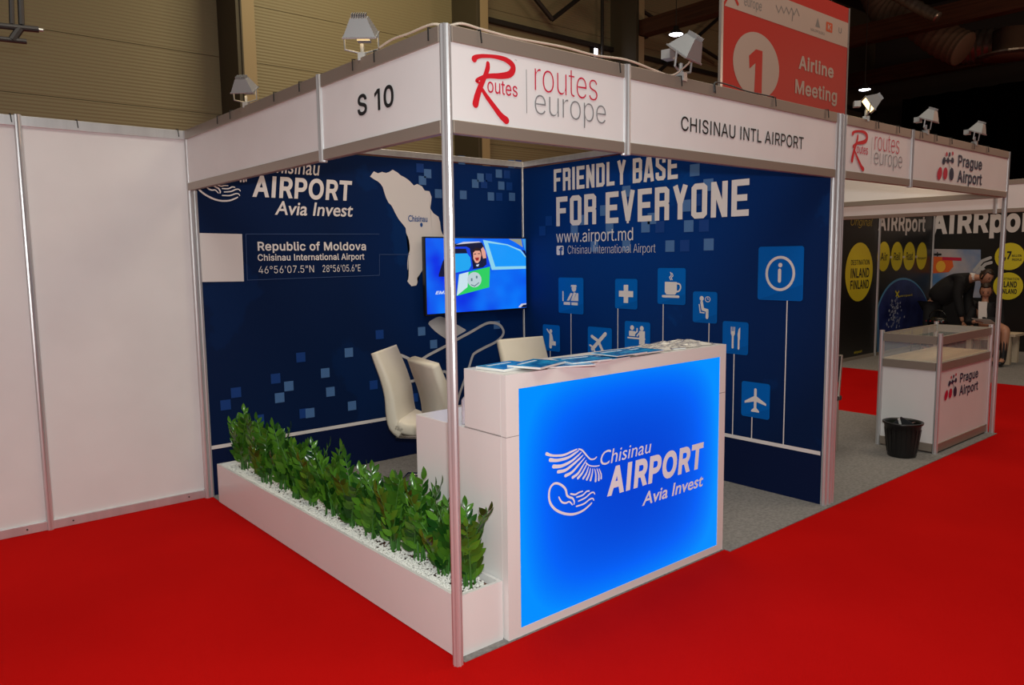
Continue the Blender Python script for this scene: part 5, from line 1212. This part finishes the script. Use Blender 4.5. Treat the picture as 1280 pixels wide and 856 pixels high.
# header across the aisle
hd = empty('aisle_fascia', (9, 0, 2.1), 'blank pinkish white fascia of the booth across the aisle', 'sign')
MB().box(8.99, 9.004, -3, 3.1, 2.158, 2.44).build('panel', white_panel, hd); rails(hd, -3, 3.1, 'y', 9.0)
o = post(9.0, 1.03, 2.10, 2.5, 'short hanging post on the fascia across the aisle', .03)
# bench
bx0, by1 = 10.78, 1.3
bench = empty('bench', (11.0, 1.9, 0), 'pale wooden bench across the aisle with the seated woman', 'bench')
q = on(0, 10.85, 1268, 418); q2_ = on(0, 10.85, 1203, 420)
yb0, yb1 = q.y-.02, q2_.y
BZ = q.z
birch = mat('birch', (.62, .50, .36), .5); noise_mix(birch, (.58, .46, .33), (.66, .54, .40), 3, .35, .65)
MB().box(10.83, 11.25, yb0, yb1, BZ-.035, BZ).build('seat_board', birch, bench)
for xx in (10.84, 11.16):
    for yy in (yb0+.06, yb1-.13): MB().box(xx, xx+.07, yy, yy+.07, .005, BZ-.035).build('leg', birch, bench)
MB().box(10.85, 10.88, yb0+.13, yb1-.13, BZ-.11, BZ-.035).build('apron', birch, bench)

# ================================================================== PEOPLE
skin = mat('skin', (.46, .22, .14), .5); suit = mat('suit_black', (.008, .008, .010), .8); hairm = mat('hair_dark', (.025, .012, .007), .5); shirt = mat('shirt_white', (.72, .68, .66), .7)
def skinned(name, V, E, Rad, m, parent, sub=1):
    me = bpy.data.meshes.new(name); me.from_pydata([Vector(v) for v in V], E, []); me.materials.append(m)
    o = bpy.data.objects.new(name, me); COL.objects.link(o)
    o.parent = parent
    s_ = o.modifiers.new('skin', 'SKIN'); s_.use_smooth_shade = True
    for i, r in enumerate(Rad):
        r = (r, r) if not isinstance(r, tuple) else r
        me.skin_vertices[0].data[i].radius = r
    me.skin_vertices[0].data[0].use_root = True
    sb = o.modifiers.new('sub', 'SUBSURF'); sb.levels = sub; sb.render_levels = sub
    return o
def head(parent, c, fwd, up, hair_style):
    """head with face, c centre, height .23"""
    f = Vector(fwd).normalized(); u = Vector(up); u = (u-f*u.dot(f)).normalized(); s = u.cross(f)
    Mx = Matrix((f, s, u)).transposed().to_4x4(); Mx.translation = Vector(c)
    bm = bmesh.new(); bmesh.ops.create_uvsphere(bm, u_segments=20, v_segments=14, radius=1)
    for v in bm.verts:
        x, y, z = v.co; jaw = 1 if z > -.1 else 1+(z+.1)*.32
        x2, y2, z2 = x*.098*(jaw if x < 0 else 1-(1-jaw)*.4), y*.076*jaw, z*.118
        if x > .75 and abs(y) < .28 and -.35 < z < .15: x2 += .022*(1-abs(y)/.28)*(1 if z < -.05 else .6)   # nose
        if x > .6 and .05 < z < .22 and .2 < abs(y) < .5: x2 -= .006
        v.co = Mx @ Vector((x2, y2, z2))
    me = bpy.data.meshes.new('head'); bm.to_mesh(me); bm.free(); me.materials.append(skin)
    for p in me.polygons: p.use_smooth = True
    h = bpy.data.objects.new('head', me); COL.objects.link(h); h.parent = parent
    for sy in (-1, 1):
        mb = MB(); mb.smooth = True; p = Mx @ Vector((.088, sy*.030, .010)); mb.tube([p, p+f*.006], .009, 8); mb.build('eye', print_black, h)
        mb = MB(); p = Mx @ Vector((-.005, sy*.074, -.005)); mb.tube([p-u*.028, p+u*.028], [.010, .014], 8); mb.build('ear', skin, h)
        mb = MB(); mb.tube([Mx @ Vector((.090, sy*.016, .03)), Mx @ Vector((.084, sy*.045, .032))], .003, 5); mb.build('eyebrow', hairm, h)
    mb = MB(); mb.tube([Mx @ Vector((.088, -.022, -.062)), Mx @ Vector((.094, 0, -.064)), Mx @ Vector((.088, .022, -.062))], .004, 6); mb.build('mouth', mat('lips', (.30, .08, .07), .5), h)
    bm = bmesh.new(); bmesh.ops.create_uvsphere(bm, u_segments=20, v_segments=14, radius=1)
    for v in list(bm.verts):
        x, y, z = v.co
        if (x > .35 and z < .45) or z < -.45: bm.verts.remove(v); continue
        v.co = Mx @ Vector((x*.108-.006, y*.084, z*.126+.004))
    me = bpy.data.meshes.new('hair'); bm.to_mesh(me); bm.free(); me.materials.append(hairm)
    for p in me.polygons: p.use_smooth = True
    hr = bpy.data.objects.new('hair', me); COL.objects.link(hr); hr.parent = parent
    so = hr.modifiers.new('solid', 'SOLIDIFY'); so.thickness = .008
    if hair_style == 'bun':
        mb = MB(); mb.smooth = True; mb.lathe([(0, -.035), (.025, -.025), (.036, 0), (.025, .025), (0, .035)], Mx @ Vector((-.105, 0, .03)), 12); mb.build('hair_bun', hairm, hr)
    return h
def hand(parent, wrist, fwd, up, m=None):
    f = Vector(fwd).normalized(); u = Vector(up); u = (u-f*u.dot(f)).normalized(); s = u.cross(f); w0 = Vector(wrist)
    V = [w0, w0+f*.045, w0+f*.085]; E = [(0, 1), (1, 2)]; Rd = [(.022, .016), (.032, .014), (.034, .012)]
    for k, (off, ln) in enumerate(((-.030, .062), (-.010, .074), (.010, .070), (.029, .055))):
        a = len(V); V += [w0+f*.09+s*off, w0+f*(.09+ln*.5)+s*off*1.1-u*.006, w0+f*(.09+ln)+s*off*1.1-u*.020]; E += [(2, a), (a, a+1), (a+1, a+2)]; Rd += [.0085, .008, .006]
    a = len(V); V += [w0+f*.05-s*.045, w0+f*.085-s*.058-u*.008]; E += [(1, a), (a, a+1)]; Rd += [.010, .008]
    return skinned('hand', V, E, Rd, skin, parent, 1)

# bending man: solved on the plane through his spine
mx = 11.5
def pm_(u, v, x=mx): return Vector(on(0, x, u, v))
sh = pm_(1207, 347); hp = pm_(1165, 384); hdc = pm_(1233, 346); hp.z = max(hp.z, .80)
e = empty('person', (mx, hp.y, 0), 'man in a dark suit bending over towards the seated woman', 'person')
hipz = .86; hp = Vector((mx, pm_(1166, 380).y, hipz))
chest = sh.lerp(hp, .35); neck = sh+(hdc-sh)*.45
Lh, Rh = Vector((.10, 0, 0)), Vector((-.10, 0, 0))
fy = hp.y+.05
V = [hp, sh.lerp(hp, .5), sh, neck, hdc-Vector((0, 0, .02))]; E = [(0, 1), (1, 2), (2, 3), (3, 4)]; Rd = [.10, .11, .10, .052, .05]
for sgn in (-1, 1):
    a = len(V); V += [hp+Vector((sgn*.1, 0, -.06)), Vector((mx+sgn*.12, fy-.03, .46)), Vector((mx+sgn*.12, fy+.02, .09)), Vector((mx+sgn*.12-.0, fy-.10, .05))]; E += [(0, a), (a, a+1), (a+1, a+2), (a+2, a+3)]; Rd += [.085, .058, .04, .035]
    el = sh+Vector((sgn*.22, .03, -.28)); wr_ = Vector((mx+sgn*.12-.08, sh.y-.06, BZ+.10))
    a = len(V); V += [sh+Vector((sgn*.18, 0, 0)), el, wr_]; E += [(2, a), (a, a+1), (a+1, a+2)]; Rd += [.06, .042, .028]
    hand(e, wr_, (-.3, -.5, -.5), (0, -.5, .5))
body = skinned('body', V, E, Rd, skin, e)
V = [hp+Vector((0, .0, -.02)), sh.lerp(hp, .65), sh.lerp(hp, .3), sh, sh.lerp(neck, .5)]; E = [(0, 1), (1, 2), (2, 3), (3, 4)]; Rd = [(.23, .20), (.24, .22), (.25, .22), (.20, .17), (.09, .085)]
for sgn in (-1, 1):
    el = sh+Vector((sgn*.22, .03, -.28)); wr_ = Vector((mx+sgn*.12-.08, sh.y-.06, BZ+.12))
    a = len(V); V += [sh+Vector((sgn*.19, 0, -.01)), el, wr_+(el-wr_)*.12]; E += [(3, a), (a, a+1), (a+1, a+2)]; Rd += [.10, .078, .055]
skinned('jacket', V, E, Rd, suit, e)
V = [hp+Vector((0, 0, .03))]; E = []; Rd = [(.16, .14)]
for sgn in (-1, 1):
    a = len(V); V += [hp+Vector((sgn*.1, 0, -.10)), Vector((mx+sgn*.12, fy-.03, .46)), Vector((mx+sgn*.12, fy+.02, .10))]; E += [(0, a), (a, a+1), (a+1, a+2)]; Rd += [.11, .080, .065]
skinned('trousers', V, E, Rd, suit, e)
for sgn in (-1, 1):
    V = [Vector((mx+sgn*.12, fy+.04, .055)), Vector((mx+sgn*.12, fy-.08, .05)), Vector((mx+sgn*.12, fy-.17, .04))]
    skinned('shoe', V, [(0, 1), (1, 2)], [.045, .045, .034], print_black, e)
mb = MB(); mb.smooth = True; mb.tube([sh.lerp(neck, .55), sh.lerp(neck, 1.05)], [.075, .062], 14); mb.build('shirt_collar', shirt, e)
head(e, hdc, (-.42, -.72, -.50), (-.1, -.55, .8), 'short')

# seated woman
wx = 11.0
hw = Vector(on(0, wx, 1232.5, 364)); e = empty('person', (wx, hw.y-.02, 0), 'seated woman in a black jacket and white blouse reading a paper', 'person')
pel = Vector((wx+.02, hw.y-.04, BZ+.125)); ch = Vector((wx, hw.y-.02, hw.z-.30)); nk = Vector((wx-.02, hw.y, hw.z-.13))
kn = [Vector(on(0, 10.66, 1249, 409)), Vector(on(0, 10.62, 1258, 410))]
for k in kn: k.z = BZ+.075
ft = [Vector((10.62, kn[0].y+.04, .09)), Vector((10.60, kn[1].y+.02, .09))]
V = [pel, pel.lerp(ch, .5), ch, nk, hw-Vector((0, 0, .03))]; E = [(0, 1), (1, 2), (2, 3), (3, 4)]; Rd = [.12, .10, .105, .045, .045]
for k, sgn in ((0, 1), (1, -1)):
    a = len(V); V += [pel+Vector((-.05, sgn*.08, -.01)), kn[k], ft[k], ft[k]+Vector((-.10, 0, -.03))]; E += [(0, a), (a, a+1), (a+1, a+2), (a+2, a+3)]; Rd += [.085, .065, .04, .03]
    el = ch+Vector((-.06, sgn*.22, -.18)); wr_ = Vector((wx-.25, hw.y-.03+sgn*.07, hw.z-.44))
    a = len(V); V += [ch+Vector((0, sgn*.15, .10)), el, wr_]; E += [(2, a), (a, a+1), (a+1, a+2)]; Rd += [.05, .038, .026]
    hand(e, wr_, (-.45, -sgn*.5, .05), (0, 0, 1))
skinned('body', V, E, Rd, skin, e)
V = [pel, pel.lerp(ch, .5), ch, ch+Vector((0, 0, .13))]; E = [(0, 1), (1, 2), (2, 3)]; Rd = [(.15, .13), (.135, .12), (.15, .125), (.09, .08)]
for sgn in (1, -1):
    el = ch+Vector((-.06, sgn*.22, -.18)); wr_ = Vector((wx-.25, hw.y-.03+sgn*.07, hw.z-.44))
    a = len(V); V += [ch+Vector((0, sgn*.155, .10)), el, wr_+(el-wr_)*.15]; E += [(2, a), (a, a+1), (a+1, a+2)]; Rd += [.068, .055, .038]
skinned('jacket', V, E, Rd, suit, e)
bl = [(wx-.145, hw.y-.02-.055, ch.z-.14), (wx-.145, hw.y-.02+.055, ch.z-.14), (wx-.115, hw.y+.055, nk.z-.02), (wx-.10, hw.y-.055, nk.z-.02)]
MB().prism([Vector(q) for q in bl], (.03, 0, 0)).build('blouse', shirt, e)
V = [pel]; E = []; Rd = [.12]
for k, sgn in ((0, 1), (1, -1)):
    a = len(V); V += [pel.lerp(kn[k], .45)]; E += [(0, a)]; Rd += [.09]
skinned('skirt', V, E, Rd, suit, e)
for k in (0, 1):
    V = [kn[k].lerp(ft[k], .25), kn[k].lerp(ft[k], .65), ft[k]-Vector((0, 0, .03)), ft[k]+Vector((-.14, 0, -.045))]
    skinned('boot', V, [(0, 1), (1, 2), (2, 3)], [.058, .05, .045, .032], print_black, e)
head(e, hw, (-.85, -.25, -.30), (0, 0, 1), 'bun')
o = MB().box(-.10, .10, -.14, .14, -.001, .001).build('paper_sheet', paper); o.location = (wx-.36, hw.y-.12, hw.z-.42); o.rotation_euler = (0, R(25), R(-15)); tag(o, 'light sheet of paper held by the seated woman', 'paper')
# handbag
c_ = Vector(on(0, 10.7, 1172, 397)); c_.z = .62
# small dark side table with a handbag on it
tb = empty('side_table', (10.75, c_.y, .005), 'dark low table under the black handbag, behind the display counter', 'table')
MB().box(10.55, 10.95, c_.y-.35, c_.y+.35, c_.z-.16, c_.z-.13).build('table_top', blackp, tb)
for dx in (-.17, .17):
    for dy in (-.32, .32): MB().tube([(10.75+dx, c_.y+dy, .005), (10.75+dx, c_.y+dy, c_.z-.16)], .015, 8).build('leg', steel, tb)
hb = empty('handbag', (10.7, c_.y, c_.z-.13), 'shiny black handbag with metal studs beside the bending man', 'bag')
V = [(10.7, c_.y-.16, c_.z-.04), (10.7, c_.y, c_.z-.035), (10.7, c_.y+.16, c_.z-.04)]
o = skinned('bag_body', [Vector(v)-Vector(hb.location) for v in V], [(0, 1), (1, 2)], [(.07, .075), (.09, .09), (.07, .075)], mat('bag_leather', (.006, .006, .007), .25), hb)
mb = MB(); mb.smooth = True; mb.tube([(10.7, c_.y+.12*math.cos(a_*math.pi/8), c_.z+.03+.11*math.sin(a_*math.pi/8)) for a_ in range(9)], .008, 6); mb.build('handle', MATS['bag_leather'], hb)
mb = MB()
for k in range(5): mb.tube([(10.60, c_.y-.12+.06*k, c_.z-.02), (10.594, c_.y-.12+.06*k, c_.z-.02)], .008, 6)
mb.build('metal_studs', chrome, hb)

# fix children built in world coordinates under offset roots for skinned parts/heads
for r in ROOTS:
    if r['label'] if 'label' in r.keys() else False:
        if r.name.startswith('person'):
            for ch_ in r.children:
                if abs(ch_.location.length) < 1e-9 and ch_.name.split('.')[0] in ('body', 'jacket', 'trousers', 'skirt', 'boot', 'shoe', 'hand', 'head', 'hair'):
                    ch_.location = -Vector(r.location)
                    for g_ in ch_.children: pass

# ================================================================== BANNER
BN = Plane(1, 4.0)
a = BN.st(904, 7); b_ = BN.st(1061, 12)
s0, s1 = a[0], b_[0]; zt = b_[1]+.02; zbn = 3.62
bn = empty('hanging_banner', ((s0+s1)/2, 4.0, zbn), 'large red hanging banner reading 1 Airline Meeting Hall', 'banner')
redb = mat('banner_red', (.50, .010, .006), .5)
MB().box(s0, s1, 4.002, 4.02, zbn, zt).build('cloth', redb, bn)
MB().box(s0-.05, s0, 3.99, 4.03, zbn, zt).build('side_batten', alu, bn); MB().box(s1, s1+.03, 3.99, 4.03, zbn, zt).build('side_batten', print_grey, bn)
zs0 = BN.st(1060, 60)[1]; zs1 = BN.st(1060, 29)[1]
bw = mat('banner_white', (.52, .42, .39), .6)
poly(BN, [(s0, zs0), (s1, zs0), (s1, zs1), (s0, zs1)], bw, bn, name='white_strip', o=.001)
c_ = BN.st(946, 82)
poly(BN, circ(c_[0], c_[1], BN.st(974, 82)[0]-c_[0], 40, rz=c_[1]-BN.st(946, 123)[1]), bw, bn, name='white_circle', o=.001)
text(BN, '1', (935, 119, 953, 64), redb, bn, bold=.05, o=.003)
def btext(body, u0, u1, vb, vt, m=bw, bold=.025, desc=0, v2=None):
    s0_, zb_ = BN.st(u0, vb); s1_ = BN.st(u1, vb)[0]; zt_ = BN.st(u0, vt)[1]
    text(BN, body, (s0_, zb_, s1_, zt_), m, bn, bold=bold, px=False, o=.003)
btext('Airline', 998, 1042, 86, 68); btext('Meeting', 993.5, 1046, 128-7, 98, bold=.02); btext('Hall', 1000, 1040, 151, 132)
btext('europe', 930, 952, 10, -3, print_grey, 0)
mb = MB(); ribbon(mb, BN, [BN.st(918, -4), BN.st(922, 5)], .05, o=.003); ribbon(mb, BN, [BN.st(905, 5), BN.st(910, -5)], .04, o=.003); mb.build('brush_letter', redb, bn)
mb = MB()
pp = [(970+3.2*k, 10+(5 if k % 2 else -3)+.5*k) for k in range(10)]
ribbon(mb, BN, [BN.st(*p) for p in pp], .015, o=.003); ribbon(mb, BN, [BN.st(991, 15), BN.st(990, 26)], .02, o=.003); mb.build('handwritten_mark', print_grey, bn)
poly(BN, [BN.st(*p) for p in ((1019, 33), (1022, 22), (1025, 35))], print_grey, bn, name='small_emblem', o=.003)
btext('MAŁOPOLSKA'.replace('Ł', 'L'), 1013, 1031, 38, 34.5, print_grey, 0)
poly(BN, rrect(BN.st(1032.5, 30)[0], BN.st(1040.5, 30)[0], BN.st(1036, 40)[1], BN.st(1036, 28)[1], .02), mat('banner_orange', (.6, .08, .02), .5), bn, name='orange_emblem', o=.003)
text(BN, 'K', (1034.3, 37, 1038.8, 31.5), bw, bn, bold=.02, o=.005)
text(BN, 'U', (1048, 41, 1052, 35.5), print_grey, bn, bold=.02, o=.003)
MB().tube([((s0+s1)/2-1.2, 4.01, zt), ((s0+s1)/2-1.2, 4.01, 12)], .008, 6).build('hanging_wire', steel, bn); MB().tube([((s0+s1)/2+1.2, 4.01, zt), ((s0+s1)/2+1.2, 4.01, 12)], .008, 6).build('hanging_wire', steel, bn)

for o in bpy.data.objects:
    if '_o' in o.keys(): del o['_o']
